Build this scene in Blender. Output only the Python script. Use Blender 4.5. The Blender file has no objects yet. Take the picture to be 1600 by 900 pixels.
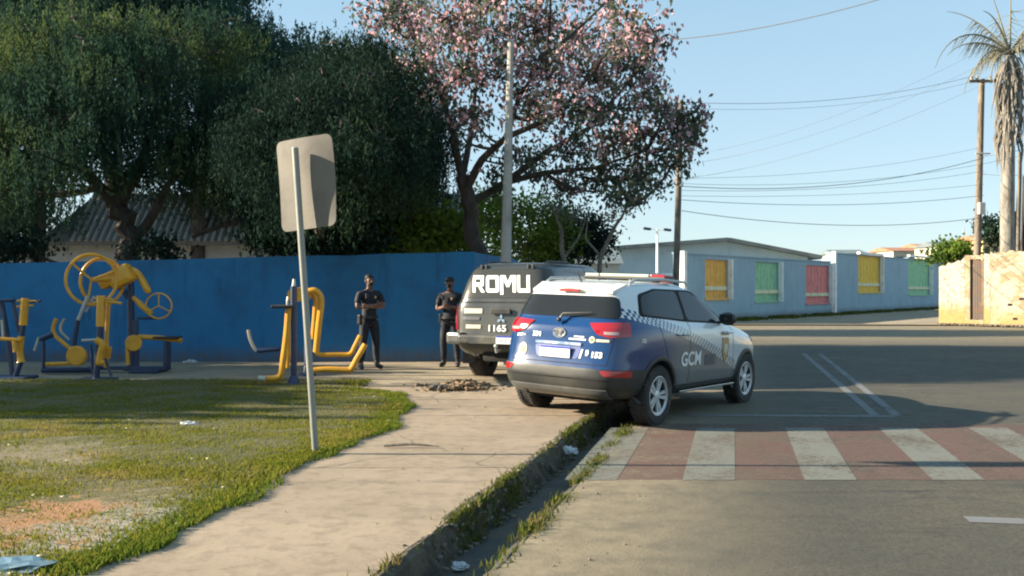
import bpy, bmesh, math, random
import numpy as np
from mathutils import Vector, Matrix
from mathutils.bvhtree import BVHTree
R = math.radians
SC = bpy.context.scene
# ---------------------------------------------------------------- camera, sky, sun, exposure
CAMH, FPX, HY = 1.54, 1475.0, 451.0
cam = bpy.data.cameras.new('camera'); camo = bpy.data.objects.new('camera', cam); SC.collection.objects.link(camo)
camo.location = (0, 0, CAMH); camo.rotation_euler = (R(90), 0, 0)
cam.sensor_width = 36; cam.lens = 36*FPX/1600; cam.shift_y = (HY-450)/1600; cam.clip_end = 3000
SC.camera = camo
SUN_EL, SUN_AZ = 22.0, 270.5          # azimuth clockwise from +Y (the view direction): low sun on the left, a little ahead
w = bpy.data.worlds.new('World'); SC.world = w; w.use_nodes = True
nt = w.node_tree; nt.nodes.clear()
sk = nt.nodes.new('ShaderNodeTexSky'); sk.sky_type = 'NISHITA'; sk.sun_disc = False
sk.sun_elevation = R(SUN_EL); sk.sun_rotation = R(SUN_AZ); sk.altitude = 600; sk.air_density = 1.0; sk.dust_density = 0.5; sk.ozone_density = 2.0
bg = nt.nodes.new('ShaderNodeBackground'); bg.inputs[1].default_value = 0.054
wo = nt.nodes.new('ShaderNodeOutputWorld'); veil = nt.nodes.new('ShaderNodeMix'); veil.data_type = 'RGBA'; veil.inputs[0].default_value = .6; veil.inputs[7].default_value = (2.6, 4.5, 5.8, 1)   # thin even high haze
tcw = nt.nodes.new('ShaderNodeTexCoord'); spz = nt.nodes.new('ShaderNodeSeparateXYZ'); nt.links.new(tcw.outputs['Generated'], spz.inputs[0])
mrz = nt.nodes.new('ShaderNodeMapRange'); mrz.inputs[1].default_value = 0.0; mrz.inputs[2].default_value = .45; nt.links.new(spz.outputs[2], mrz.inputs[0])   # the haze is whiter towards the horizon all round
vc = nt.nodes.new('ShaderNodeMix'); vc.data_type = 'RGBA'; vc.inputs[6].default_value = (4.6, 5.8, 6.2, 1); vc.inputs[7].default_value = (2.4, 4.4, 5.9, 1); nt.links.new(mrz.outputs[0], vc.inputs[0]); nt.links.new(vc.outputs[2], veil.inputs[7])
nt.links.new(sk.outputs[0], veil.inputs[6]); nt.links.new(veil.outputs[2], bg.inputs[0]); nt.links.new(bg.outputs[0], wo.inputs[0])
sl = bpy.data.lights.new('sun', 'SUN'); sl.energy = 5.0; sl.angle = R(0.6); sl.color = (1, .87, .67)
so = bpy.data.objects.new('sun', sl); SC.collection.objects.link(so)
sd = Vector((math.sin(R(SUN_AZ))*math.cos(R(SUN_EL)), math.cos(R(SUN_AZ))*math.cos(R(SUN_EL)), math.sin(R(SUN_EL))))
so.rotation_euler = sd.to_track_quat('Z', 'Y').to_euler(); so.location = sd*60
SC.view_settings.view_transform = 'Standard'; SC.view_settings.look = 'None'
SC.view_settings.exposure = 1.65; SC.view_settings.gamma = 1.0
SC.cycles.pixel_filter_type = 'BLACKMAN_HARRIS'; SC.cycles.filter_width = 2.1   # the soft lens of the phone picture
# ---------------------------------------------------------------- helpers
def P(px, py, D): return Vector(((px-800)/FPX*D, D, CAMH-(py-HY)/FPX*D))
def G(px, py, z=0.0):
    D = (CAMH-z)*FPX/(py-HY); return Vector(((px-800)/FPX*D, D, z))
def link(o, parent=None):
    SC.collection.objects.link(o)
    if parent is not None: o.parent = parent
    return o
def tag(o, label=None, cat=None, group=None, kind=None):
    if label: o['label'] = label
    if cat: o['category'] = cat
    if group: o['group'] = group
    if kind: o['kind'] = kind
    return o
def thing(name, loc, label, cat, group=None, rz=0):
    o = bpy.data.objects.new(name, None); o.empty_display_size = .2
    o.location = loc; o.rotation_euler = (0, 0, rz); link(o); return tag(o, label, cat, group)
def copy_tree(o, parent=None):
    c = o.copy(); SC.collection.objects.link(c)
    if parent is not None: c.parent = parent
    for ch in list(o.children): copy_tree(ch, c)
    return c
class NB:                                   # small node builder
    def __init__(s, name):
        s.m = bpy.data.materials.new(name); s.m.use_nodes = True; s.t = s.m.node_tree; s.n = s.t.nodes
        s.b = s.n['Principled BSDF']; s.out = s.n['Material Output']; s._c = None
    def node(s, typ, **kw):
        x = s.n.new(typ)
        for k, v in kw.items(): setattr(x, k, v)
        return x
    def set(s, sock, v):
        if hasattr(v, 'links') or isinstance(v, bpy.types.NodeSocket): s.t.links.new(v, sock)
        else:
            if isinstance(v, tuple) and len(v) == 3 and sock.type == 'RGBA': v = (*v, 1)
            sock.default_value = v
    def co(s):
        if s._c is None: s._c = s.node('ShaderNodeTexCoord').outputs['Object']
        return s._c
    def world(s): return s.node('ShaderNodeNewGeometry').outputs['Position']
    def xyz(s, v=None):
        x = s.node('ShaderNodeSeparateXYZ'); s.set(x.inputs[0], v if v is not None else s.co()); return x.outputs
    def noise(s, scale, det=4, rough=.6, v=None, sc3=None, dist=0):
        vv = v if v is not None else s.co()
        if sc3:
            mp = s.node('ShaderNodeMapping'); s.set(mp.inputs[0], vv); mp.inputs['Scale'].default_value = sc3; vv = mp.outputs[0]
        x = s.node('ShaderNodeTexNoise'); s.set(x.inputs['Vector'], vv); x.inputs['Scale'].default_value = scale
        x.inputs['Detail'].default_value = det; x.inputs['Roughness'].default_value = rough; x.inputs['Distortion'].default_value = dist
        return x.outputs[0]
    def m1(s, op, a, b=0.0, c=None, clamp=False):
        x = s.node('ShaderNodeMath', operation=op, use_clamp=clamp); s.set(x.inputs[0], a); s.set(x.inputs[1], b)
        if c is not None: s.set(x.inputs[2], c)
        return x.outputs[0]
    def ramp(s, f, a, b, lo=0.0, hi=1.0):
        x = s.node('ShaderNodeMapRange', interpolation_type='SMOOTHSTEP'); s.set(x.inputs[0], f)
        for i, v in zip((1, 2, 3, 4), (a, b, lo, hi)): x.inputs[i].default_value = v
        return x.outputs[0]
    def mix(s, f, a, b):
        x = s.node('ShaderNodeMix', data_type='RGBA'); s.set(x.inputs[0], f); s.set(x.inputs[6], a); s.set(x.inputs[7], b); return x.outputs[2]
    def bump(s, h, st, d=.02):
        x = s.node('ShaderNodeBump'); s.set(x.inputs['Height'], h); x.inputs['Strength'].default_value = st; x.inputs['Distance'].default_value = d
        s.set(s.b.inputs['Normal'], x.outputs[0])
    def fin(s, col, rough=.8, metal=0.0, spec=None, coat=None):
        s.set(s.b.inputs['Base Color'], col); s.set(s.b.inputs['Roughness'], rough); s.b.inputs['Metallic'].default_value = metal
        if spec is not None: s.b.inputs['Specular IOR Level'].default_value = spec
        if coat: s.b.inputs['Coat Weight'].default_value = coat; s.b.inputs['Coat Roughness'].default_value = .06
        return s.m
def dirty(name, col, rough=.7, scale=3., amt=.35, fine=40., bmp=.25, metal=0., spec=None, dirt=None, dist=.01):
    b = NB(name); n = b.noise(scale); f = b.noise(fine, 3)
    d = dirt or tuple(c*.45 for c in col)
    k = b.m1('MULTIPLY', b.ramp(n, .42, .75), amt*1.6, clamp=True)
    c = b.mix(k, col, d); c = b.mix(b.m1('MULTIPLY', f, .25), c, tuple(min(1, v*1.15) for v in col))
    b.bump(f, bmp, dist); return b.fin(c, b.ramp(n, .3, .8, max(.03, rough-.1), min(1, rough+.12)), metal, spec)
class MB:                                   # collects shapes and links them as ONE mesh object
    def __init__(s): s.v = []; s.f = []; s.sm = []
    def add(s, vs, fs, smooth=False):
        o = len(s.v); s.v += [tuple(v) for v in vs]; s.f += [tuple(i+o for i in f) for f in fs]; s.sm += [smooth]*len(fs); return s
    def box(s, c, d, rot=None, bev=0.0):
        hx, hy, hz = d[0]/2, d[1]/2, d[2]/2; M = rot.to_3x3() if rot is not None else Matrix.Identity(3); c = Vector(c)
        b = min(bev, hx*.9, hy*.9, hz*.9)
        if b <= 0:
            vs = [Vector((x, y, z)) for x in (-hx, hx) for y in (-hy, hy) for z in (-hz, hz)]
            fs = [(0, 1, 3, 2), (4, 6, 7, 5), (0, 4, 5, 1), (2, 3, 7, 6), (0, 2, 6, 4), (1, 5, 7, 3)]
        else:
            bm = bmesh.new(); bmesh.ops.create_cube(bm, size=1)
            for v in bm.verts: v.co = Vector((v.co.x*2*hx, v.co.y*2*hy, v.co.z*2*hz))
            bmesh.ops.bevel(bm, geom=bm.edges[:], offset=b, segments=2, affect='EDGES', profile=.6)
            vs = [v.co.copy() for v in bm.verts]; fs = [tuple(v.index for v in f.verts) for f in bm.faces]; bm.free()
        return s.add([c+M@v for v in vs], fs, False)
    def tube(s, pts, r, n=8, cap=True):
        pts = [Vector(p) for p in pts]; rs = r if isinstance(r, (list, tuple)) else [r]*len(pts)
        vs = []; prev = None
        for i, p in enumerate(pts):
            t = (pts[min(i+1, len(pts)-1)]-pts[max(i-1, 0)]).normalized()
            if prev is None:
                a = Vector((0, 0, 1)) if abs(t.z) < .9 else Vector((1, 0, 0)); u = t.cross(a).normalized()
            else:
                u = (prev-t*prev.dot(t)); u = u.normalized() if u.length > 1e-6 else t.orthogonal().normalized()
            prev = u; w_ = t.cross(u)
            for k in range(n):
                a = 2*math.pi*k/n; vs.append(p+(u*math.cos(a)+w_*math.sin(a))*rs[i])
        fs = [(i*n+k, i*n+(k+1) % n, (i+1)*n+(k+1) % n, (i+1)*n+k) for i in range(len(pts)-1) for k in range(n)]
        if cap: fs += [tuple(range(n))[::-1], tuple((len(pts)-1)*n+k for k in range(n))]
        return s.add(vs, fs, True)
    def lathe(s, prof, n=24, M=None):         # prof: (r, z) pairs round local z
        M = M or Matrix.Identity(4); vs = []; fs = []
        for r, z in prof:
            for k in range(n):
                a = 2*math.pi*k/n; vs.append(M@Vector((r*math.cos(a), r*math.sin(a), z)))
        m = len(prof)
        fs = [(i*n+k, i*n+(k+1) % n, (i+1)*n+(k+1) % n, (i+1)*n+k) for i in range(m-1) for k in range(n)]
        return s.add(vs, fs, True)
    def prism(s, poly, h0, h1, M=None):       # poly (x,y) extruded along local z
        M = M or Matrix.Identity(4); n = len(poly)
        vs = [M@Vector((x, y, h0)) for x, y in poly]+[M@Vector((x, y, h1)) for x, y in poly]
        fs = [tuple(range(n))[::-1], tuple(range(n, 2*n))]+[(k, (k+1) % n, n+(k+1) % n, n+k) for k in range(n)]
        return s.add(vs, fs)
    def sphere(s, c, r, n=12, m=8):
        rx, ry, rz = r if isinstance(r, (tuple, list)) else (r, r, r); c = Vector(c)
        vs = [c+Vector((rx*math.sin(math.pi*j/m)*math.cos(2*math.pi*i/n), ry*math.sin(math.pi*j/m)*math.sin(2*math.pi*i/n), rz*math.cos(math.pi*j/m))) for j in range(m+1) for i in range(n)]
        fs = [(j*n+i, (j+1)*n+i, (j+1)*n+(i+1) % n, j*n+(i+1) % n) for j in range(m) for i in range(n)]
        return s.add(vs, fs, True)
    def mesh(s, name, mat):
        me = bpy.data.meshes.new(name); me.from_pydata(s.v, [], s.f)
        bm = bmesh.new(); bm.from_mesh(me); bmesh.ops.remove_doubles(bm, verts=bm.verts, dist=1e-6); bmesh.ops.dissolve_degenerate(bm, edges=bm.edges, dist=1e-6)
        bmesh.ops.recalc_face_normals(bm, faces=bm.faces); bm.to_mesh(me); bm.free()
        me.materials.append(mat)
        if any(s.sm): me.polygons.foreach_set('use_smooth', [True]*len(me.polygons)); me.set_sharp_from_angle(angle=R(38))
        return me
    def build(s, name, mat, parent=None, loc=None):
        o = bpy.data.objects.new(name, s.mesh(name, mat)); link(o, parent)
        if loc is not None: o.location = loc
        return o
def npmesh(name, V, F, mat, parent=None, smooth=False):   # F (m,k) array of equal faces
    me = bpy.data.meshes.new(name); V = np.asarray(V, np.float32); F = np.asarray(F, np.int32); k = F.shape[1]
    me.vertices.add(len(V)); me.vertices.foreach_set('co', V.ravel())
    me.loops.add(F.size); me.loops.foreach_set('vertex_index', F.ravel())
    me.polygons.add(len(F)); me.polygons.foreach_set('loop_start', np.arange(len(F), dtype=np.int32)*k)
    me.update(calc_edges=True)
    if smooth: me.polygons.foreach_set('use_smooth', [True]*len(F))
    me.materials.append(mat); o = bpy.data.objects.new(name, me); return link(o, parent)
# ---------------------------------------------------------------- materials
def paint(name, col, rough=.25, metal=0.0, coat=.6, dust=.25):
    b = NB(name); n = b.noise(2.5, 5); f = b.noise(60, 2)
    c = b.mix(b.m1('MULTIPLY', b.ramp(n, .45, .8), dust), col, (.30, .27, .22))
    return b.fin(c, b.ramp(n, .3, .8, rough, rough+.2), metal, coat=coat)
def flat(name, col, rough=.6, metal=0., spec=None): return dirty(name, col, rough, 6., .2, 90., .05, metal, spec)
M = {}
M['chrome'] = flat('chrome', (.7, .7, .72), .18, 1.0)
M['white_print'] = flat('white_print', (.78, .78, .76), .5)
M['cream_print'] = flat('cream_print', (.62, .55, .42), .5)
M['gold_print'] = flat('gold_print', (.40, .28, .10), .5)
M['dark_print'] = flat('dark_print', (.10, .10, .11), .5)
M['black_plastic'] = dirty('black_plastic', (.022, .024, .024), .5, 2.5, .4, 200, .1, dirt=(.06, .055, .042))
M['rubber'] = dirty('rubber', (.022, .022, .023), .85, 5, .6, 60, .3, dirt=(.11, .09, .065))
M['alloy'] = dirty('alloy', (.66, .67, .68), .35, 6, .25, 60, .05, metal=.35)
M['dark_void'] = flat('dark_void', (.008, .008, .009), .9)
def glass(name, col=(.015, .018, .02), rough=.06):
    b = NB(name); n = b.noise(3, 3)
    return b.fin(b.mix(b.m1('MULTIPLY', n, .2), col, (.04, .04, .036)), b.ramp(n, .3, .8, rough, rough+.08), 0, .35)
M['glass'] = glass('tinted_glass')
M['red_lens'] = paint('red_lens', (.32, .008, .012), .12, 0, 1, .05)
M['clear_lens'] = paint('clear_lens', (.38, .30, .30), .12, 0, 1, .05)
M['blue_lens'] = paint('blue_lens', (.03, .06, .4), .12, 0, 1, .05)
M['plate_white'] = flat('plate_white', (.72, .72, .70), .45)
M['galv'] = dirty('galvanised_steel', (.46, .47, .46), .45, 4, .35, 30, .1, metal=.35)
M['yellow_steel'] = dirty('yellow_enamel', (.62, .30, .018), .38, 5, .35, 60, .1, dirt=(.35, .17, .03))
M['navy_steel'] = dirty('navy_enamel', (.018, .035, .085), .4, 5, .3, 60, .1)
M['pale_steel'] = dirty('pale_worn_steel', (.45, .42, .34), .4, 5, .3, 60, .1, metal=.3)
M['black_pad'] = dirty('black_pad', (.02, .02, .022), .7, 5, .3, 60, .2)
def bark(name, col):
    b = NB(name); n = b.noise(6, 6, .7, sc3=(1, 1, .25)); f = b.noise(30, 4)
    b.bump(n, .8, .05); return b.fin(b.mix(b.ramp(n, .35, .65), tuple(c*.5 for c in col), b.mix(f, col, tuple(c*1.3 for c in col))), .9)
M['bark_dark'] = bark('dark_bark', (.075, .06, .05)); M['bark_pale'] = bark('pale_bark', (.20, .17, .13)); M['bark_palm'] = bark('palm_bark', (.26, .235, .20))
def leafmat(name, c1, c2, c3=None, trans=.35, scale=.5):
    b = NB(name); g = b.node('ShaderNodeNewGeometry'); r = g.outputs['Random Per Island']; n = b.noise(scale, 3, v=g.outputs['Position'])
    c = b.mix(r, c1, c2)
    if c3: c = b.mix(b.m1('MULTIPLY', b.ramp(n, .5, .68), .8), c, c3)
    b.fin(c, .9, 0, 0)
    tr = b.node('ShaderNodeBsdfTranslucent'); b.set(tr.inputs[0], c)
    mx = b.node('ShaderNodeMixShader'); mx.inputs[0].default_value = trans
    b.t.links.new(b.b.outputs[0], mx.inputs[1]); b.t.links.new(tr.outputs[0], mx.inputs[2]); b.t.links.new(mx.outputs[0], b.out.inputs[0]); return b.m
M['leaf_dark'] = leafmat('drooping_leaves', (.022, .050, .040), (.045, .085, .048), (.12, .16, .05), .35, .45)  # third, yellow-green tone stands in for sunlit tips
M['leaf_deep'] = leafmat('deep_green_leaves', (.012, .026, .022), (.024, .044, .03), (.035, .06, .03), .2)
M['leaf_back'] = leafmat('hazy_blue_green_leaves', (.035, .075, .062), (.06, .11, .078), (.10, .14, .07), .35, .3)  # paler blue-green puts distance haze into the leaf colour
M['leaf_lit'] = leafmat('yellow_green_leaves', (.10, .17, .03), (.20, .26, .045), (.06, .11, .03), .5)  # raised green puts sunlight into the leaf colour
M['leaf_ipe'] = leafmat('tabebuia_leaves', (.06, .085, .07), (.11, .135, .09), (.18, .17, .08), .5, .7)
M['petal'] = leafmat('pink_blossom', (.66, .36, .42), (.84, .56, .58), (.52, .32, .44), .5)
M['frond'] = leafmat('dry_palm_frond', (.20, .19, .13), (.32, .29, .20), None, .3)
M['grass'] = leafmat('grass_blades', (.095, .135, .018), (.27, .24, .040), (.31, .24, .07), .4, .9)
M['weed'] = leafmat('kerb_weeds', (.05, .085, .018), (.16, .15, .04), (.19, .145, .065), .3, 2.5)
M['grass_edge'] = leafmat('fresh_grass_blades', (.075, .135, .018), (.20, .215, .035), None, .35)
# ---------------------------------------------------------------- vehicle toolkit
def slice_body(keys, n=120, sub=5, xc=-.2):
    """keys: (z, x_rear, x_front, half_width, exp_rear, exp_front); returns a closed bmesh lofted through rounded outlines"""
    K = np.array(keys, float); m = len(K); rows = []
    for i in range(m-1):
        p0 = K[max(i-1, 0)]; p1 = K[i]; p2 = K[i+1]; p3 = K[min(i+2, m-1)]
        for s in range(sub):
            t = s/sub; rows.append(.5*((2*p1)+(-p0+p2)*t*.8+(2*p0-5*p1+4*p2-p3)*t*t*.8+(-p0+3*p1-3*p2+p3)*t**3*.8) if 0 < t else p1.copy())
            if 0 < t:   # blend with linear to avoid overshoot
                rows[-1] = .5*rows[-1]+.5*(p1*(1-t)+p2*t)
    rows.append(K[-1]); vs = []
    for z, xr, xf, w, er, ef in rows:
        c0 = min(max(xc, xr+.15), xf-.15)
        for k in range(n):
            a = 2*math.pi*(k+.5)/n; ca, sa = math.cos(a), math.sin(a)
            e = ef if ca > 0 else er; A = (xf-c0) if ca > 0 else (c0-xr)
            x = c0+A*math.copysign(abs(ca)**(2/e), ca); y = w*math.copysign(abs(sa)**(2/e), sa); vs.append((x, y, z))
    bm = bmesh.new(); V = [bm.verts.new(v) for v in vs]; r = len(rows)
    for i in range(r-1):
        for k in range(n): bm.faces.new((V[i*n+k], V[i*n+(k+1) % n], V[(i+1)*n+(k+1) % n], V[(i+1)*n+k]))
    bm.faces.new(V[:n][::-1]); bm.faces.new(V[-n:])
    bmesh.ops.recalc_face_normals(bm, faces=bm.faces); return bm
def cut_arches(bm, wheels, rad, ymin, extra=()):
    me = bpy.data.meshes.new('tmp'); bm.to_mesh(me); o = bpy.data.objects.new('tmp', me); SC.collection.objects.link(o)
    cb = MB()
    for x, z in wheels:
        for s in (-1, 1):
            Mx = Matrix.Translation((x, 0, z))@Matrix.Rotation(R(90), 4, 'X')
            prof = [(0, -s*ymin), (rad, -s*ymin), (rad, -s*(ymin+.6)), (0, -s*(ymin+.6))]
            cb.lathe(prof if s > 0 else prof[::-1], 40, Mx)
    for c, d in extra: cb.box(c, d)
    co = cb.build('tmpc', M['dark_void']); md = o.modifiers.new('b', 'BOOLEAN'); md.object = co; md.operation = 'DIFFERENCE'; md.solver = 'EXACT'
    dg = bpy.context.evaluated_depsgraph_get(); me2 = bpy.data.meshes.new_from_object(o.evaluated_get(dg))
    bm2 = bmesh.new(); bm2.from_mesh(me2)
    for x in (o, co): bpy.data.objects.remove(x)
    return bm2
def finish(bm, name, mat, parent, sharp=35):
    me = bpy.data.meshes.new(name); bm.to_mesh(me)
    me.materials.clear(); me.materials.append(mat); me.polygons.foreach_set('material_index', [0]*len(me.polygons))
    me.polygons.foreach_set('use_smooth', [True]*len(me.polygons)); me.set_sharp_from_angle(angle=R(sharp))
    o = bpy.data.objects.new(name, me); return link(o, parent)
def poly_planes(poly, axis):
    """convex polygon in the side (axis 'y': (x,z)), end (axis 'x': (y,z)) or top (axis 'z': (x,y)) view -> cutting planes"""
    A = sum(poly[i][0]*poly[(i+1) % len(poly)][1]-poly[(i+1) % len(poly)][0]*poly[i][1] for i in range(len(poly)))
    if A < 0: poly = poly[::-1]
    out = []
    for i in range(len(poly)):
        (a, b), (c, d) = poly[i], poly[(i+1) % len(poly)]; nx, nz = d-b, -(c-a)
        if axis == 'y': out.append((Vector((a, 0, b)), Vector((nx, 0, nz))))
        elif axis == 'x': out.append((Vector((0, a, b)), Vector((0, nx, nz))))
        else: out.append((Vector((a, b, 0)), Vector((nx, nz, 0))))
    return out
def patch(bm, planes, off, mat, name, parent, side=None, thick=True, ndir=None):
    """the piece of the body's skin inside the planes, lifted off it, with a rim of its own"""
    c = bm.copy(); 
    if side is not None:
        v = Vector(side); planes = list(planes)+[(v*.05, -v)]
    for co, no in planes:
        bmesh.ops.bisect_plane(c, geom=c.verts[:]+c.edges[:]+c.faces[:], plane_co=co, plane_no=no, clear_outer=True, dist=1e-6)
    c.normal_update()
    if ndir is not None:
        nd = Vector(ndir); bad = [f for f in c.faces if f.normal.dot(nd) < .15]; bmesh.ops.delete(c, geom=bad, context='FACES')
    if not c.faces: c.free(); print('EMPTY PATCH', name); return None
    base = {v: v.co.copy() for v in c.verts}; norm = {v: v.normal.copy() for v in c.verts}
    rim = [e for e in c.edges if e.is_boundary]
    for v in c.verts: v.co = base[v]+norm[v]*off
    if thick:
        low = {}
        for e in rim:
            for v in e.verts:
                if v not in low: low[v] = c.verts.new(base[v]-norm[v]*.004)
        for e in rim:
            a, b = e.verts; c.faces.new((a, b, low[b], low[a]))
    bmesh.ops.recalc_face_normals(c, faces=c.faces)
    o = finish(c, name, mat, parent); c.free(); return o
def rnd(poly, r=.04, n=3):
    """round the corners of a polygon"""
    out = []; m = len(poly)
    for i in range(m):
        p0, p1, p2 = (Vector(poly[(i+k) % m]) for k in (-1, 0, 1)); a = (p0-p1); b = (p2-p1)
        d = min(r, a.length*.45, b.length*.45); A = p1+a.normalized()*d; B = p1+b.normalized()*d
        for k in range(n+1):
            t = k/n; q = A*(1-t)**2+p1*2*t*(1-t)+B*t*t; out.append((q.x, q.y))
    return out
def text_flat(txt, size, bold=0.0, sx=1.0, shear=0.0):
    cu = bpy.data.curves.new('t', 'FONT'); cu.body = txt; cu.size = size; cu.align_x = 'CENTER'; cu.align_y = 'CENTER'; cu.offset = bold; cu.shear = shear
    o = bpy.data.objects.new('t', cu); SC.collection.objects.link(o); dg = bpy.context.evaluated_depsgraph_get(); dg.update()
    me = bpy.data.meshes.new_from_object(o.evaluated_get(dg)); vs = [(v.co.x*sx, v.co.y) for v in me.vertices]; fs = [tuple(p.vertices) for p in me.polygons]
    bpy.data.objects.remove(o); return vs, fs
def decal(bvh, vs, fs, origin, udir, vdir, cast, mat, name, parent, off=.006):
    """lay a flat print (u,v) on the skin hit by rays cast along `cast`"""
    origin, udir, vdir, cast = map(Vector, (origin, udir, vdir, cast)); out = []
    c = bmesh.new(); q = [c.verts.new((u, v, 0)) for u, v in vs]; [c.faces.new([q[i] for i in f]) for f in fs]
    us = [u for u, v in vs]; ws = [v for u, v in vs]
    for a0, a1, ax in ((min(us), max(us), 0), (min(ws), max(ws), 1)):
        k = a0+.045
        while k < a1:
            no = Vector((1, 0, 0)) if ax == 0 else Vector((0, 1, 0)); bmesh.ops.bisect_plane(c, geom=c.verts[:]+c.edges[:]+c.faces[:], plane_co=no*k, plane_no=no); k += .045
    c.verts.index_update(); vs = [(v.co.x, v.co.y) for v in c.verts]; fs = [tuple(v.index for v in f.verts) for f in c.faces]; c.free()
    for u, v in vs:
        p = origin+udir*u+vdir*v; h = bvh.ray_cast(p-cast*1.2, cast)
        out.append((h[0]-cast*off) if h[0] is not None else p)
    me = bpy.data.meshes.new(name); me.from_pydata([tuple(q) for q in out], [], fs); me.materials.append(mat)
    return link(bpy.data.objects.new(name, me), parent)
def disc(r, n=20, sy=1.0): return [(r*math.cos(2*math.pi*k/n), r*sy*math.sin(2*math.pi*k/n)) for k in range(n)], [tuple(range(n))]
def gridrect(w_, h, nx=8, ny=2):
    vs = [(-w_/2+w_*i/nx, -h/2+h*j/ny) for j in range(ny+1) for i in range(nx+1)]
    return vs, [(j*(nx+1)+i, j*(nx+1)+i+1, (j+1)*(nx+1)+i+1, (j+1)*(nx+1)+i) for j in range(ny) for i in range(nx)]
def shape(polys): 
    vs = []; fs = []
    for p in polys: fs.append(tuple(range(len(vs), len(vs)+len(p)))); vs += p
    return vs, fs
def make_wheel(parent, r, wd, rimr, spokes, loc, side, rimmat, twin=True):
    """wheel turned so that its face looks along side*y; wheel > tyre, rim, hub_cap"""
    wh = bpy.data.objects.new('wheel', None); link(wh, parent); wh.location = loc
    Mx = Matrix.Rotation(R(-90*side), 4, 'X')     # local z -> side*y
    t = MB(); h = wd/2
    t.lathe([(rimr, -h*.9), (rimr+.03, -h), (r*.93, -h), (r*.985, -h*.8), (r, -h*.5), (r, h*.5), (r*.985, h*.8), (r*.93, h), (rimr+.03, h), (rimr, h*.9), (rimr-.01, h*.5), (rimr-.01, -h*.5), (rimr, -h*.9)], 48, Mx)
    t.build('tyre', M['rubber'], wh)
    g = MB()
    for k in range(44):                            # tread blocks
        a = 2*math.pi*k/44; 
        for zz in (-h*.62, h*.62):
            g.box(Mx@Vector((r*math.cos(a)*.999, r*math.sin(a)*.999, zz)), (.02, .03, h*.5), (Mx@Matrix.Rotation(a, 4, 'Z')))
    g.build('tread', M['rubber'], wh)['kind'] = 'stuff'
    b = MB(); b.lathe([(rimr-.012, -h*.6), (rimr-.012, h*.75), (rimr+.006, h*.88), (rimr-.016, h*.9), (rimr-.03, h*.7), (rimr-.03, -h*.4), (0, -h*.4), (0, -h*.42), (rimr-.012, -h*.6)], 40, Mx)
    b.build('rim_barrel', M['black_plastic'], wh)
    s = MB(); s.lathe([(rimr-.028, h*.72), (rimr+.004, h*.9), (rimr-.004, h*.93), (rimr-.03, h*.82)], 40, Mx)
    for k in range(spokes):
        for tw in ((-.17, .17) if twin else (0,)):
            a0 = 2*math.pi*k/spokes; a1 = a0+tw
            p0 = Vector((.045*math.cos(a0+tw*2), .045*math.sin(a0+tw*2), h*.72)); p1 = Vector(((rimr-.015)*math.cos(a1), (rimr-.015)*math.sin(a1), h*.78))
            wdt = .013 if twin else .02; t_ = (p1-p0).normalized(); u = t_.cross(Vector((0, 0, 1))).normalized(); up = Vector((0, 0, .02))
            vs = [p0-u*wdt-up, p0+u*wdt-up, p1+u*wdt*1.7-up, p1-u*wdt*1.7-up, p0-u*wdt, p0+u*wdt, p1+u*wdt*1.7, p1-u*wdt*1.7]
            s.add([Mx@v for v in vs], [(3, 2, 1, 0), (4, 5, 6, 7), (0, 1, 5, 4), (1, 2, 6, 5), (2, 3, 7, 6), (3, 0, 4, 7)])
    s.lathe([(.06, h*.5), (.06, h*.74), (.045, h*.8), (0, h*.81)], 20, Mx)
    s.build('rim', rimmat, wh)
    return wh
# ---------------------------------------------------------------- the blue and white patrol SUV
def livery():
    b = NB('suv_livery_paint'); x, y, z = b.xyz()
    # the blue field lies under a line that falls from the tail to the front wheel
    xs = b.m1('ADD', x, 1.30)
    line = b.m1('SUBTRACT', 1.075, b.m1('ADD', b.m1('MULTIPLY', xs, .19), b.m1('MULTIPLY', b.m1('MULTIPLY', b.m1('MAXIMUM', xs, 0), b.m1('MAXIMUM', xs, 0)), .035)))
    d = b.m1('SUBTRACT', z, line)
    # the tailgate is blue right up to the glass
    below = b.m1('LESS_THAN', d, 0.0)
    tail = b.m1('MULTIPLY', b.m1('LESS_THAN', x, -1.93), b.m1('LESS_THAN', z, 1.13))
    frontcut = b.m1('LESS_THAN', x, b.m1('ADD', .92, b.m1('MULTIPLY', b.m1('SUBTRACT', .55, z), .6)))
    blue = b.m1('MULTIPLY', b.m1('MAXIMUM', below, tail), frontcut)
    # three rows of squares along the line
    cs = .038
    row = b.m1('FLOOR', b.m1('DIVIDE', d, cs)); colm = b.m1('FLOOR', b.m1('DIVIDE', b.m1('ADD', x, 10), cs))
    par = b.m1('MODULO', b.m1('ADD', b.m1('ADD', row, 20), colm), 2.0); par = b.m1('GREATER_THAN', par, .5)
    band = b.m1('MULTIPLY', b.m1('MULTIPLY', b.m1('GREATER_THAN', d, 0.0), b.m1('LESS_THAN', d, cs*3)), b.m1('MULTIPLY', b.m1('LESS_THAN', x, .9), b.m1('GREATER_THAN', b.m1('ABSOLUTE', y), .5)))
    chk = b.m1('MULTIPLY', band, par)
    blue = b.m1('MAXIMUM', blue, chk)
    n = b.noise(2.2, 5); dust = b.m1('MULTIPLY', b.ramp(z, .85, .3), b.ramp(n, .3, .8, .05, .35))
    blue_to_reflection = b.mix(b.ramp(x, -1.35, -.55), (.004, .036, .13), (.17, .18, .18))  # forward grey paints the ground's reflection into the door blue
    c = b.mix(blue, (.64, .66, .66), blue_to_reflection); c = b.mix(dust, c, (.26, .23, .18))
    return b.fin(c, b.m1('ADD', .2, b.m1('MULTIPLY', dust, .5)), 0, coat=.7)
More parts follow.
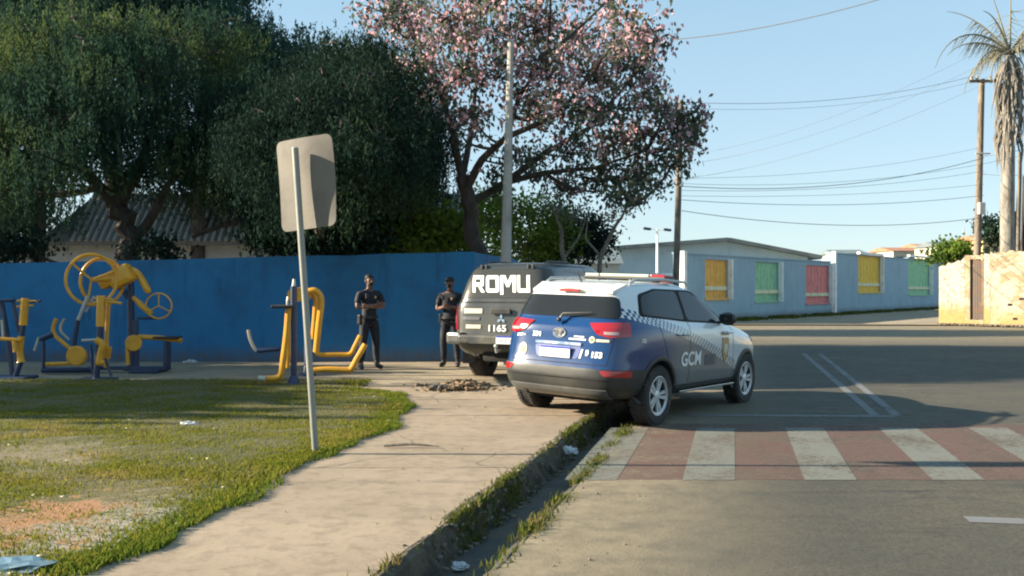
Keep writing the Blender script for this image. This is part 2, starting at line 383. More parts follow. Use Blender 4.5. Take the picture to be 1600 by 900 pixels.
def wheel_z(root_pose, x, y, ground, r):
    """local z of the hub so that the tyre stands on `ground`"""
    Minv = root_pose.inverted(); p = root_pose@Vector((x, y, 0)); return (Minv@Vector((p.x, p.y, ground+r-.008))).z
def build_suv():
    pose = Matrix.Translation((1.69, 12.23, .03))@Matrix.Rotation(R(54.5), 4, 'Z')@Matrix.Rotation(R(1.0), 4, 'Y')@Matrix.Rotation(R(1.8), 4, 'X')
    t = thing('patrol_suv', (1.69, 12.23, .03), 'blue and white patrol SUV with checkered stripe parked across the kerb', 'suv')
    t.rotation_euler = (R(1.8), R(1.0), R(54.5))
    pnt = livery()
    keys = [(.30, -1.95, 1.90, .78, 6, 5), (.345, -2.06, 2.02, .835, 6, 5), (.42, -2.11, 2.08, .865, 6, 5), (.52, -2.135, 2.10, .878, 6, 5), (.60, -2.13, 2.10, .882, 6, 5), (.70, -2.10, 2.10, .885, 6, 5),
            (.82, -2.075, 2.08, .890, 6, 4.6), (.92, -2.06, 2.00, .885, 6, 4), (1.0, -2.05, 1.72, .878, 6, 3.6), (1.06, -2.035, 1.30, .865, 6, 3.8), (1.10, -2.01, .95, .845, 6, 4.5),
            (1.14, -1.985, .84, .82, 6, 5), (1.22, -1.945, .66, .782, 6.5, 5.5), (1.32, -1.895, .42, .74, 6.5, 5.5), (1.42, -1.84, .18, .695, 6.5, 5.5), (1.50, -1.78, -.04, .652, 6, 5.5), (1.545, -1.71, -.2, .61, 5, 5), (1.575, -1.55, -.32, .55, 4.5, 4.5), (1.592, -1.3, -.42, .42, 4, 4), (1.598, -1.1, -.5, .25, 3, 3)]
    raw = slice_body(keys); body = cut_arches(raw, [(-1.295, .33), (1.295, .33)], .385, .60, [((0, 0, .2), (1.5, 1.3, .16))]); raw.free()
    bvh = BVHTree.FromBMesh(body)
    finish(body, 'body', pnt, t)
    L, Rr = (0, 1, 0), (0, -1, 0)
    # glasshouse
    for side in (L, Rr):
        rear_win = [(-1.30, 1.17), (-.56, 1.135), (-.53, 1.47), (-1.05, 1.50), (-1.36, 1.36)]
        front_win = [(-.50, 1.132), (.74, 1.10), (.74, 1.14), (.30, 1.36), (.02, 1.47), (-.47, 1.472)]
        patch(body, poly_planes(rnd([(-1.62, 1.20), (-.58, 1.13), (.70, 1.09), (.78, 1.12), (.12, 1.42), (-.16, 1.505), (-1.1, 1.51), (-1.50, 1.44)], .05), 'y'), .003, M['dark_void'], 'window_surround', t, side)
        patch(body, poly_planes(rnd([(-1.56, 1.215), (-.58, 1.15), (-.56, 1.485), (-1.09, 1.49), (-1.46, 1.42)], .06), 'y'), .006, M['glass'], 'side_window', t, side)
        patch(body, poly_planes(rnd([(-.50, 1.148), (.50, 1.115), (.48, 1.17), (.07, 1.40), (-.20, 1.485), (-.48, 1.486)], .05), 'y'), .006, M['glass'], 'side_window', t, side)
    patch(body, poly_planes(rnd([(-.70, 1.12), (.70, 1.12), (.60, 1.475), (-.60, 1.475)], .06), 'x')+[(Vector((0, 0, 0)), Vector((-1, 0, 0)))], .005, M['glass'], 'windscreen', t, ndir=(1, 0, .3))
    rg = patch(body, poly_planes(rnd([(-.68, 1.165), (.68, 1.165), (.585, 1.405), (-.585, 1.405)], .07), 'x')+[(Vector((-1, 0, 0)), Vector((1, 0, 0)))], .006, M['glass'], 'rear_window', t, ndir=(-1, 0, 0))
    wp = MB(); wp.tube([(-2.045, .02, 1.13), (-2.03, -.02, 1.20), (-1.985, -.36, 1.225)], [.014, .012, .006], 6); wp.sphere((-2.045, .02, 1.13), .028); wp.build('rear_wiper', M['black_plastic'], t)
    sp = MB(); sp.add([(-1.58, -.57, 1.555), (-1.58, .57, 1.555), (-1.83, .53, 1.465), (-1.83, -.53, 1.465), (-1.58, -.57, 1.51), (-1.58, .57, 1.51), (-1.825, .53, 1.435), (-1.825, -.53, 1.435), (-1.74, 0, 1.545), (-1.872, 0, 1.49)],
        [(0, 8, 3), (0, 1, 8), (1, 2, 8), (2, 9, 8), (8, 9, 3), (4, 7, 6, 5), (3, 9, 7), (9, 6, 7), (9, 2, 6), (0, 3, 7, 4), (1, 5, 6, 2), (0, 4, 5, 1)])
    spo = sp.build('roof_spoiler', paint('white_roof_paint', (.74, .74, .72)), t)
    bl = MB(); bl.box((-1.868, 0, 1.462), (.02, .26, .028), bev=.006); bl.build('high_brake_light', M['red_lens'], t)
    # tailgate seams, bumper, cladding
    def seam(poly, axis, side=None, ndir=None, pl=()): patch(body, poly_planes(poly, axis)+list(pl), .0012, M['dark_void'], 'panel_gap', t, side, thick=False, ndir=ndir)
    rear = [(Vector((-1.6, 0, 0)), Vector((1, 0, 0)))]
    for s in (-1, 1): seam([(s*.615, .66), (s*.623, .66), (s*.70, 1.14), (s*.692, 1.14)], 'x', ndir=(-1, 0, 0), pl=rear)
    seam([(-.62, .655), (.62, .655), (.62, .663), (-.62, .663)], 'x', ndir=(-1, 0, 0), pl=rear)
    for side in (L, Rr):
        seam([(-.545, .42), (-.535, .42), (-.525, 1.13), (-.535, 1.13)], 'y', side); seam([(.80, .42), (.81, .42), (.80, 1.10), (.79, 1.10)], 'y', side)
        seam([(-1.16, .80), (-1.15, .80), (-1.34, 1.19), (-1.35, 1.19)], 'y', side); seam([(-.90, .42), (-.89, .42), (-1.15, .80), (-1.16, .80)], 'y', side)
        for a, b_ in ((-.86, -.62), (.46, .70)):
            h = MB(); y = side[1]*.90; h.tube([(a, y-.02*side[1], .985), (a+.03, y+.02*side[1], .99), (b_-.03, y+.02*side[1], .985), (b_, y-.02*side[1], .98)], .016, 8); h.build('door_handle', pnt, t)
    patch(body, [(Vector((-1.64, 0, 0)), Vector((1, 0, 0))), (Vector((0, 0, .615)), Vector((0, 0, 1)))], .014, M['black_plastic'], 'rear_bumper', t)
    patch(body, [(Vector((-1.9, 0, 0)), Vector((1, 0, 0))), (Vector((0, 0, .40)), Vector((0, 0, 1))), (Vector((0, .62, 0)), Vector((0, 1, 0))), (Vector((0, -.62, 0)), Vector((0, -1, 0)))], .028, paint('skid_plate_grey', (.075, .078, .075), .5), 'skid_plate', t, ndir=(-1, 0, 0))
    patch(body, poly_planes([(-.66, .495), (.66, .495), (.66, .512), (-.66, .512)], 'x')+rear, .017, M['dark_void'], 'bumper_crease_shade', t, ndir=(-1, 0, 0))  # near-black strip painted in for the shade of a crease
    patch(body, [(Vector((1.70, 0, 0)), Vector((-1, 0, 0))), (Vector((0, 0, .42)), Vector((0, 0, 1)))], .012, M['black_plastic'], 'front_bumper_lip', t)
    for side in (L, Rr):
        patch(body, poly_planes([(-.86, .22), (.88, .22), (.88, .40), (-.86, .40)], 'y'), .014, M['black_plastic'], 'door_cladding', t, side)
        st = MB(); st.box((.02, side[1]*.885, .315), (1.62, .016, .022), bev=.004); st.build('sill_strip', M['chrome'], t)
        for x in (-1.295, 1.295):
            m = MB(); n = 22; s = side[1]; vs = []
            for k in range(n+1):
                a = math.pi*(-.06+1.12*k/n)
                for rr, dy in ((.372, -.06), (.372, .012), (.40, .022), (.425, .014), (.43, -.006)):
                    px, pz = x+rr*math.cos(a), .33+rr*math.sin(a)
                    h = bvh.ray_cast(Vector((x+.428*math.cos(a), s*1.5, .33+.428*math.sin(a))), Vector((0, -s, 0))); yy = h[0].y if h[0] is not None else s*.84
                    vs.append((px, yy+s*dy, pz))
            m.add(vs, [(k*5+j, k*5+j+1, (k+1)*5+j+1, (k+1)*5+j) for k in range(n) for j in range(4)], True)
            m.build('wheel_arch', M['black_plastic'], t)
    # lamps
    for s in (1, -1):
        lam = patch(body, poly_planes(rnd([(s*.36, 1.105), (s*.95, 1.135), (s*.95, 1.00), (s*.62, .955), (s*.48, .99)], .02), 'x')+[(Vector((-1.83, 0, 1.05)), Vector((1, 0, -.35)))], .012, M['red_lens'], 'tail_light', t)
        patch(body, poly_planes([(s*.56, .992), (s*.70, .990), (s*.70, 1.02), (s*.55, 1.02)], 'x')+[(Vector((-1.86, 0, 0)), Vector((1, 0, 0)))], .015, M['clear_lens'], 'reversing_lens', lam)
        patch(body, poly_planes(rnd([(s*.56, .60), (s*.93, .61), (s*.93, .53), (s*.60, .545)], .02), 'x')+[(Vector((-1.86, 0, 0)), Vector((1, 0, 0)))], .02, M['red_lens'], 'rear_reflector', t)
        patch(body, poly_planes(rnd([(s*.48, .88), (s*.92, .96), (s*.92, .84), (s*.60, .80)], .03), 'x')+[(Vector((1.62, 0, 0)), Vector((-1, 0, 0)))], .008, M['clear_lens'], 'headlight', t)
    gr = patch(body, poly_planes(rnd([(-.44, .60), (.44, .60), (.50, .86), (-.50, .86)], .05), 'x')+[(Vector((1.6, 0, 0)), Vector((-1, 0, 0)))], .01, M['black_plastic'], 'grille', t)
    patch(body, poly_planes([(-.30, .855), (.30, .855), (.30, .885), (-.30, .885)], 'x')+rear, .016, M['chrome'], 'tailgate_strip', t, ndir=(-1, 0, 0))
    patch(body, poly_planes(rnd([(-.27, .71), (.27, .71), (.31, .85), (-.31, .85)], .04), 'x')+rear, .003, paint('plate_recess_blue', (.012, .05, .22)), 'plate_recess', t, ndir=(-1, 0, 0))
    x0 = -2.10
    pl = MB(); pl.box((x0-.012, .02, .775), (.012, .40, .125), bev=.004); plo = pl.build('licence_plate', M['plate_white'], t)
    pb = MB(); pb.box((x0-.0195, .02, .825), (.003, .39, .022)); pb.build('plate_band', M['blue_lens'], plo)
    pm = MB()
    for k, yy in enumerate((.15, .105, .06, -.03, -.075, -.12, -.02+.18)):
        if k < 6: pm.box((x0-.0195, yy, .768), (.003, .022, .05))
    pm.build('plate_marks', M['galv'], plo)['kind'] = 'stuff'
    # rear prints (u runs to the car's right as seen from behind = -y)
    def rear_print(vs_fs, y, z, mat, name, off=.008): return decal(bvh, vs_fs[0], vs_fs[1], (-2.1, y, z), (0, -1, 0), (0, 0, 1), (1, 0, 0), mat, name, t, off)
    bd = MB(); Mx = Matrix.Translation((-2.062, 0, .985))@Matrix.Rotation(R(-90), 4, 'Y')@Matrix.Scale(1, 4)
    bd.lathe([(0, 0), (.042, 0), (.048, .006), (.056, .006), (.060, -.004)], 28, Mx@Matrix.Diagonal((1.0, 1.45, 1, 1))); bdo = bd.build('badge', M['chrome'], t)
    hv = MB()
    for u0, u1 in ((-.035, -.022), (.022, .035)): hv.prism([(u0-.010, -.030), (u0+.008, -.030), (u0+.030-.006, .030), (u0+.012-.006, .030)] if 1 else [], .007, .010, Mx@Matrix.Rotation(R(90), 4, 'Z'))
    hv.prism([(-.03, -.006), (.035, -.002), (.035, .008), (-.03, .004)], .007, .010, Mx@Matrix.Rotation(R(90), 4, 'Z')); hv.build('badge_letter', M['dark_print'], bdo)
    rear_print(text_flat('384', .075, .003), .30, .955, M['white_print'], 'fleet_number')
    rear_print(text_flat('CRETA', .035, .001, 1.3), .52, .935, M['chrome'], 'model_lettering')
    rear_print(gridrect(.22, .016, 6, 1), -.24, .925, M['white_print'], 'small_print'); rear_print(gridrect(.13, .012, 5, 1), -.26, .955, M['white_print'], 'small_print')
    rear_print(disc(.036), -.425, .93, M['cream_print'], 'round_sticker', .008); rear_print(disc(.02), -.425, .93, flat('sticker_green', (.1, .22, .12)), 'round_sticker', .010)
    rear_print(gridrect(.15, .028, 5, 1), -.55, .925, M['cream_print'], 'small_print')
    rear_print(text_flat('153', .085, .004, 1.1), -.50, .765, M['white_print'], 'phone_number')
    rear_print(shape([[(-.022, -.05), (0, -.05), (.022, .05), (0, .05)]]), -.31, .77, M['white_print'], 'stripe_sticker')
    rear_print(shape([[(-.02, -.03), (.0, -.035), (.02, -.01), (.012, .03), (-.018, .03)]]), -.385, .785, M['white_print'], 'phone_mark')
    rear_print(disc(.055, 20, 1.35), .47, .775, M['cream_print'], 'crest_sticker', .008); rear_print(disc(.035, 16, 1.3), .47, .775, flat('crest_orange', (.42, .16, .05)), 'crest_sticker', .011)
    # side prints on both flanks
    for s in (-1, 1):
        def side_print(vf, x, z, mat, name, off=.007): return decal(bvh, vf[0], vf[1], (x, s*1.0, z), (-s, 0, 0), (0, 0, 1), (0, -s, 0), mat, name, t, off)
        side_print(text_flat('GCM', .23, .005, 1.1), -.50, .685, M['white_print'], 'side_lettering')
        side_print(shape([[(-.10, .14), (.10, .14), (.11, .0), (.06, -.12), (0, -.17), (-.06, -.12), (-.11, .0)]]), .52, .78, M['gold_print'], 'shield_emblem', .007)
        side_print(shape([[(-.06, .05), (.06, .05), (.06, -.03), (0, -.09), (-.06, -.03)]]), .52, .79, M['cream_print'], 'shield_emblem', .010)
        side_print(shape([[(-.13, .16), (.13, .16), (.09, .21), (-.09, .21)]]), .52, .79, M['gold_print'], 'shield_emblem', .007)
        side_print(gridrect(.30, .13, 4, 2), .06, .66, M['dark_print'], 'dark_panel_print', .006)
        side_print(text_flat('153', .06, .002), -1.66, .93, M['white_print'], 'phone_number')
    # mirrors, rails, light bar, aerial, underside
    for s in (-1, 1):
        m = MB(); m.sphere((.40, s*.955, 1.165), (.075, .115, .085), 14, 10); m.box((.44, s*.86, 1.115), (.08, .14, .03), bev=.01); mo = m.build('door_mirror', M['black_plastic'], t)
        q = MB(); q.box((.332, s*.96, 1.17), (.006, .17, .10), bev=.002); q.build('mirror_glass', M['glass'], mo)
        r_ = MB(); r_.tube([(.0, s*.575, 1.555), (-.1, s*.575, 1.605), (-.75, s*.57, 1.625), (-1.4, s*.56, 1.60), (-1.5, s*.555, 1.555)], .017, 8); r_.build('roof_rail', M['galv'], t)
    lb = MB(); lb.box((-.50, 0, 1.635), (.26, 1.14, .04), bev=.015); lb.box((-.50, .38, 1.61), (.10, .06, .06)); lb.box((-.50, -.38, 1.61), (.10, .06, .06)); lbo = lb.build('light_bar', M['black_plastic'], t)
    for y, mt in ((.46, 'pale'), (0, 'clear_lens'), (-.46, 'red_lens')):
        q = MB(); q.box((-.50, y, 1.668), (.24, .20 if y else .68, .035), bev=.018); q.build('light_bar_lens', M[mt] if mt == 'red_lens' else flat('pale_lens', (.50, .55, .45), .2), lbo)
    an = MB(); an.tube([(-1.62, 0, 1.56), (-1.72, 0, 1.68)], [.012, .004], 6); an.build('aerial', M['black_plastic'], t)
    un = MB(); un.box((0, 0, .28), (3.7, 1.15, .10)); un.tube([(-1.295, -.7, .33), (-1.295, .7, .33)], .04); un.tube([(-2.04, .45, .30), (-1.5, .45, .30)], .025); un.box((-1.72, 0, .36), (.4, 1.0, .10), bev=.03); un.build('underbody', M['dark_void'], t)
    tow = MB(); tow.tube([(-2.0, .0, .27), (-2.15, 0, .28)], .015); 
    for x, y, gz in ((-1.295, -.775, 0.004), (1.295, -.775, 0.004), (-1.295, .775, .10), (1.295, .775, .0)):
        s = 1 if y > 0 else -1
        make_wheel(t, .335, .215, .222, 5, (x, y, wheel_z(pose, x, y, gz, .335)), s, M['alloy'])
    body.free(); return t
build_suv()
# ---------------------------------------------------------------- the dark pickup with a canopy
def block_letters(h):
    """squared capitals R O M U, drawn as polygons; returns one (vs, fs) per letter with its centre offset"""
    u = h
    Rl = [[(0, 0), (.22, 0), (.22, 1), (0, 1)], [(.22, .78), (.80, .78), (.80, 1), (.22, 1)], [(.58, .40), (.80, .40), (.80, .78), (.58, .78)], [(.22, .36), (.74, .36), (.80, .42), (.58, .58), (.22, .58)], [(.40, .36), (.62, .36), (.88, 0), (.62, 0)]]
    Ol = [[(0, .1), (.22, .1), (.22, .9), (0, .9)], [(.68, .1), (.90, .1), (.90, .9), (.68, .9)], [(0, .9), (.9, .9), (.8, 1), (.1, 1)], [(.22, .78), (.68, .78), (.68, .9), (.22, .9)], [(.1, 0), (.8, 0), (.9, .1), (0, .1)], [(.22, .1), (.68, .1), (.68, .22), (.22, .22)]]
    Ml = [[(0, -.12), (.22, -.12), (.22, 1), (0, 1)], [(.86, 0), (1.08, 0), (1.08, 1), (.86, 1)], [(.22, 1), (.36, 1), (.60, .5), (.48, .28), (.22, .74)], [(.86, 1), (.72, 1), (.48, .5), (.60, .28), (.86, .74)]]
    Ul = [[(0, .1), (.22, .1), (.22, 1), (0, 1)], [(.66, .1), (.88, .1), (.88, 1), (.66, 1)], [(.1, 0), (.88, 0), (.88, .1), (0, .1)], [(.22, .1), (.66, .1), (.66, .22), (.22, .22)]]
    out = []; x = 0
    for L_, wd in ((Rl, .88), (Ol, .90), (Ml, 1.08), (Ul, .88)):
        out.append((L_, x, wd)); x += wd+.08
    tot = x-.08; res = []
    for L_, x, wd in out: res.append((shape([[((px+x-tot/2)*u*.92-(py-.5)*u*.22, (py-.5)*u) for px, py in q] for q in L_])))
    return res
def build_pickup():
    YAW = 66.0; cx, cy = .84, 16.95
    pose = Matrix.Translation((cx, cy, .09))@Matrix.Rotation(R(YAW), 4, 'Z')
    t = thing('canopy_pickup', (cx, cy, .09), 'dark grey patrol pickup with hard canopy, white lettering on its rear window', 'pickup truck', rz=R(YAW))
    b = NB('charcoal_truck_paint'); n = b.noise(2, 5); x, y, z = b.xyz(); dust = b.m1('MULTIPLY', b.ramp(z, 1.8, .5, .25, 1), b.ramp(n, .25, .8, .12, .5))
    pnt = b.fin(b.mix(dust, (.030, .036, .038), (.12, .115, .095)), b.m1('ADD', .25, b.m1('MULTIPLY', dust, .5)), coat=.5)
    keys = [(.42, -2.40, 2.35, .80, 8, 5), (.50, -2.50, 2.48, .86, 8, 5), (.62, -2.54, 2.55, .885, 9, 5), (.76, -2.53, 2.56, .895, 9, 5), (.95, -2.52, 2.54, .90, 9, 4.6), (1.08, -2.51, 2.42, .895, 9, 4), (1.17, -2.50, 2.05, .88, 9, 4), (1.23, -2.49, 1.45, .86, 9, 4.6),
            (1.28, -2.48, 1.20, .83, 9, 5), (1.42, -2.43, .92, .795, 9, 5), (1.58, -2.36, .62, .755, 9, 5.5), (1.72, -2.28, .36, .71, 8, 5.5), (1.80, -2.22, .18, .67, 7, 5), (1.845, -2.12, .0, .61, 6, 5), (1.865, -1.95, -.15, .50, 5, 4), (1.872, -1.6, 0, .3, 4, 4)]
    raw = slice_body(keys, xc=-.4); wx = (-1.52, 1.48)
    body = cut_arches(raw, [(x_, .42) for x_ in wx], .46, .58); raw.free(); bvh = BVHTree.FromBMesh(body)
    finish(body, 'body', pnt, t); L, Rr = (0, 1, 0), (0, -1, 0); rear = [(Vector((-2.0, 0, 0)), Vector((1, 0, 0)))]
    patch(body, poly_planes(rnd([(-.80, 1.30), (.80, 1.30), (.68, 1.76), (-.68, 1.76)], .07), 'x')+rear, .006, glass('dusty_canopy_glass', (.045, .047, .045), .25), 'rear_window', t, ndir=(-1, 0, 0))
    def seam(poly, axis, side=None, ndir=None, pl=()): patch(body, poly_planes(poly, axis)+list(pl), .0015, M['dark_void'], 'panel_gap', t, side, thick=False, ndir=ndir)
    seam([(-.84, 1.225), (.84, 1.225), (.84, 1.245), (-.84, 1.245)], 'x', ndir=(-1, 0, 0), pl=rear)
    for s in (-1, 1): seam([(s*.715, .72), (s*.727, .72), (s*.727, 1.225), (s*.715, 1.225)], 'x', ndir=(-1, 0, 0), pl=rear)
    for side in (L, Rr):
        seam([(-.60, .50), (-.585, .50), (-.585, 1.85), (-.60, 1.85)], 'y', side); seam([(-2.46, 1.225), (-.6, 1.225), (-.6, 1.245), (-2.46, 1.245)], 'y', side)
        seam([(.25, .5), (.265, .5), (.265, 1.25), (.25, 1.25)], 'y', side)
        patch(body, poly_planes(rnd([(-.50, 1.30), (.18, 1.29), (.18, 1.70), (-.46, 1.70)], .05), 'y'), .006, M['glass'], 'side_window', t, side)
        patch(body, poly_planes(rnd([(.24, 1.29), (1.0, 1.28), (.36, 1.66), (.24, 1.68)], .05), 'y'), .006, M['glass'], 'side_window', t, side)
        patch(body, poly_planes(rnd([(-2.1, 1.32), (-.75, 1.32), (-.75, 1.66), (-2.02, 1.66)], .06), 'y'), .004, pnt, 'canopy_side_panel', t, side)
        for x_ in (-1.75, -1.35):
            patch(body, poly_planes([(x_, 1.42), (x_+.16, 1.42), (x_+.12, 1.62), (x_+.04, 1.62)], 'y'), .012, M['dark_void'], 'canopy_vent', t, side)
    patch(body, poly_planes(rnd([(-.70, 1.28), (.70, 1.28), (.58, 1.74), (-.58, 1.74)], .06), 'x')+[(Vector((0, 0, 0)), Vector((-1, 0, 0)))], .006, M['glass'], 'windscreen', t, ndir=(1, 0, .2))
    for s in (1, -1):
        lam = patch(body, poly_planes(rnd([(s*.74, .80), (s*.93, .80), (s*.93, 1.19), (s*.78, 1.19)], .03), 'x')+[(Vector((-2.28, 0, 0)), Vector((1, 0, 0)))], .014, M['red_lens'], 'tail_light', t)
        patch(body, poly_planes([(s*.80, .90), (s*.86, .90), (s*.86, 1.02), (s*.80, 1.02)], 'x')+rear, .018, M['clear_lens'], 'reversing_lens', lam)
        hg = MB()
        for y in (s*.36, s*.44): hg.box((-2.235, y, 1.79), (.06, .035, .075), bev=.01)
        hg.build('window_hinge', M['black_plastic'], t)
        mi = MB(); mi.box((1.05, s*1.02, 1.30), (.10, .22, .20), bev=.04); mi.box((1.08, s*.90, 1.25), (.06, .12, .04)); mi.build('door_mirror', M['black_plastic'], t)
        rl = MB(); rl.tube([(-1.9, s*.50, 1.85), (-1.8, s*.50, 1.885), (-.9, s*.50, 1.89), (-.8, s*.50, 1.86)], .018, 8); rl.build('roof_rail', M['black_plastic'], t)
    bp = MB(); bp.box((-2.62, 0, .665), (.16, 1.30, .13), bev=.03)
    for s in (1, -1): bp.box((-2.52, s*.74, .67), (.24, .30, .19), Matrix.Rotation(R(-s*14), 4, 'Z'), .05)
    bp.box((-2.68, 0, .62), (.05, .9, .04)); bpo = bp.build('rear_bumper', dirty('worn_bumper', (.045, .048, .048), .45, 3, .5, 60, .1, dirt=(.13, .12, .09)), t)
    pl = MB(); pl.box((-2.715, -.22, .665), (.012, .40, .125), bev=.004); plo = pl.build('licence_plate', M['plate_white'], t)
    q = MB(); q.box((-2.7225, -.22, .715), (.003, .39, .024)); q.build('plate_band', M['blue_lens'], plo)
    q = MB(); [q.box((-2.7225, -.22+yy, .655), (.003, .022, .05)) for yy in (.13, .085, .04, -.04, -.085, -.13)]; q.build('plate_marks', M['galv'], plo)['kind'] = 'stuff'
    th = MB(); th.tube([(-2.55, -.02, .50), (-2.70, -.02, .48), (-2.72, -.02, .55)], .022); th.sphere((-2.72, -.02, .57), .03); th.build('tow_hook', M['galv'], t)
    hd = MB(); hd.box((-2.545, -.02, 1.10), (.03, .34, .09), bev=.012); hd.build('tailgate_handle', M['black_plastic'], t)
    def rp(vf, y, z, mat, name, off=.01): return decal(bvh, vf[0], vf[1], (-2.5, y, z), (0, -1, 0), (0, 0, 1), (1, 0, 0), mat, name, t, off)
    for vf in block_letters(.27): rp(vf, .045, 1.525, M['white_print'], 'rear_letter', .014)
    rp(text_flat('1165', .14, .003, 1.2), .05, .83, M['white_print'], 'fleet_number', .018)
    rp(gridrect(.32, .075, 5, 2), .47, 1.10, M['cream_print'], 'worn_sticker'); rp(gridrect(.30, .05, 5, 1), .50, .985, M['dark_print'], 'worn_sticker')
    rp(gridrect(.26, .06, 5, 1), .46, .855, M['cream_print'], 'worn_sticker')
    s = .045; dia = [(0, 0), (-s*.55, -s*.9), (0, -s*1.8), (s*.55, -s*.9)]
    def rot(p, a): return (p[0]*math.cos(a)-p[1]*math.sin(a), p[0]*math.sin(a)+p[1]*math.cos(a))
    rp(shape([[rot(p, a) for p in dia] for a in (R(180), R(60), R(-60))]), -.02, .975, M['chrome'], 'badge', .014)
    un = MB(); un.box((0, 0, .48), (4.6, .9, .14)); un.tube([(-1.52, -.7, .37), (-1.52, .7, .37)], .05); un.sphere((-1.52, 0, .37), .14); un.box((-2.2, 0, .40), (.5, .7, .2), bev=.06); un.build('underbody', M['dark_void'], t)
    for s in (1, -1):
        mf = MB(); mf.box((-2.02, s*.78, .40), (.012, .24, .34)); mf.build('mud_flap', M['rubber'], t)
        for x_ in wx: make_wheel(t, .38, .25, .215, 6, (x_, s*.76, .37), s, M['galv'], False)
    body.free(); return t
build_pickup()
# ---------------------------------------------------------------- the ground and the road
rng = random.Random(7); nr = np.random.default_rng(5)
KD = Vector((1.71, 6.46, 0)).normalized(); K0 = Vector((-.648, 4.78, 0))   # kerb line
def kx(D): return K0.x+(D-K0.y)*KD.x/KD.y
def sheet(name, poly, z, mat, kind='structure', parent=None, res=None):
    m = MB(); m.add([(x, y, z) for x, y in poly], [tuple(range(len(poly)))]); o = m.build(name, mat, parent)
    if o.data.polygons[0].normal.z < 0: o.data.flip_normals()
    if kind: o['kind'] = kind
    return o
b = NB('far_soil'); v = b.world(); n = b.noise(.25, 6, v=v); b.bump(n, .3, .1)
sheet('ground', [(-900, -60), (900, -60), (900, 1500), (-900, 1500)], -.16, b.fin(b.mix(b.ramp(n, .4, .65), (.26, .21, .15), (.14, .15, .07)), .95))
b = NB('worn_asphalt'); v = b.world(); n1 = b.noise(.35, 5, v=v); n2 = b.noise(3.5, 5, .7, v=v); n3 = b.m1('ADD', b.m1('MULTIPLY', b.noise(90, 3, .7, v=v), .55), b.m1('MULTIPLY', b.noise(28, 4, .8, v=v), .45)); n4 = b.noise(.9, 4, .6, v=v, sc3=(.35, 1.8, 1))
vo = b.node('ShaderNodeTexVoronoi', feature='DISTANCE_TO_EDGE'); mp = b.node('ShaderNodeMapping'); b.set(mp.inputs[0], b.m1('ADD', 0, 0) if 0 else v); mp.inputs['Scale'].default_value = (.55, .38, .5)
nd = b.node('ShaderNodeMixRGB', blend_type='ADD'); nd.inputs[0].default_value = .35; b.set(nd.inputs[1], mp.outputs[0]); 
nn = b.node('ShaderNodeTexNoise'); b.set(nn.inputs['Vector'], v); nn.inputs['Scale'].default_value = 1.6; b.set(nd.inputs[2], nn.outputs[1]); b.set(vo.inputs['Vector'], nd.outputs[0]); vo.inputs['Scale'].default_value = 1.0
crack = b.m1('MULTIPLY', b.ramp(vo.outputs[0], .0, .012, 1, 0), b.ramp(n1, .45, .6))
c = b.mix(b.ramp(n1, .35, .7), (.072, .068, .054), (.115, .10, .067)); c = b.mix(b.m1('MULTIPLY', b.ramp(n4, .5, .72), .35), c, (.17, .14, .095)); c = b.mix(b.m1('MULTIPLY', b.ramp(n2, .46, .70), .6), c, (.06, .06, .052))
c = b.mix(b.m1('MULTIPLY', b.ramp(b.noise(11, 5, .85, v=v), .46, .64), .45), c, (.045, .042, .036)); c = b.mix(b.m1('MULTIPLY', b.ramp(b.noise(1.7, 3, .6, v=v, sc3=(.5, 2.6, 1)), .60, .70), .5), c, (.035, .034, .032)); c = b.mix(b.m1('MULTIPLY', b.ramp(n3, .42, .60), .65), c, (.028, .027, .025)); c = b.mix(b.m1('MULTIPLY', crack, .3), c, (.03, .028, .026))
x, y, z = b.xyz(v)      # dust along the kerb side; the far tan paints the sunlit bands in
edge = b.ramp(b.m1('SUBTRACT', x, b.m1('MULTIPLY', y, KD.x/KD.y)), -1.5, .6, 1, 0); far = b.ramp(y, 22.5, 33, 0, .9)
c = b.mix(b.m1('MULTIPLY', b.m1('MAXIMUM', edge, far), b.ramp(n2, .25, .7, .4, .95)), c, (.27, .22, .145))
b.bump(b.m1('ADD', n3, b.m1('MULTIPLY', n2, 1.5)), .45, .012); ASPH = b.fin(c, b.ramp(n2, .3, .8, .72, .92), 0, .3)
GW = .47                                                         # gutter width
LK = 60
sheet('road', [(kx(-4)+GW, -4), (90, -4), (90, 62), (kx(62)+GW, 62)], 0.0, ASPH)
# kerb and gutter: rows across, stepping along the kerb line, with broken edges
def strip(name, prof, mat, D0, D1, step=.16, jit=.012):
    n = int((D1-D0)/step); vs = []; m = MB(); pr = random.Random(3)
    for i in range(n+1):
        D = D0+i*step
        for u, zz, j in prof: vs.append((kx(D)+u+pr.gauss(0, jit*j)+.03*j*math.sin(D*1.7)*.5, D, zz+pr.gauss(0, jit*.6*j)))
    k = len(prof); m.add(vs, [(i*k+j, i*k+j+1, (i+1)*k+j+1, (i+1)*k+j) for i in range(n) for j in range(k-1)], False)
    o = m.build(name, mat); o['kind'] = 'structure'
    if o.data.polygons[0].normal.z < 0: o.data.flip_normals()
    return o
b = NB('crumbling_kerb'); v = b.world(); n1 = b.noise(5, 6, .7, v=v); n2 = b.noise(40, 4, .7, v=v)
c = b.mix(b.ramp(n1, .4, .62), (.085, .068, .046), (.032, .027, .02)); c = b.mix(b.m1('MULTIPLY', n2, .25), c, (.16, .13, .09)); b.bump(n1, .8, .06); KERB = b.fin(c, .95)  # kerb colour darkened to carry the shade on its face
b = NB('gutter_silt'); v = b.world(); n1 = b.noise(3, 6, .7, v=v); n2 = b.noise(60, 4, .7, v=v)
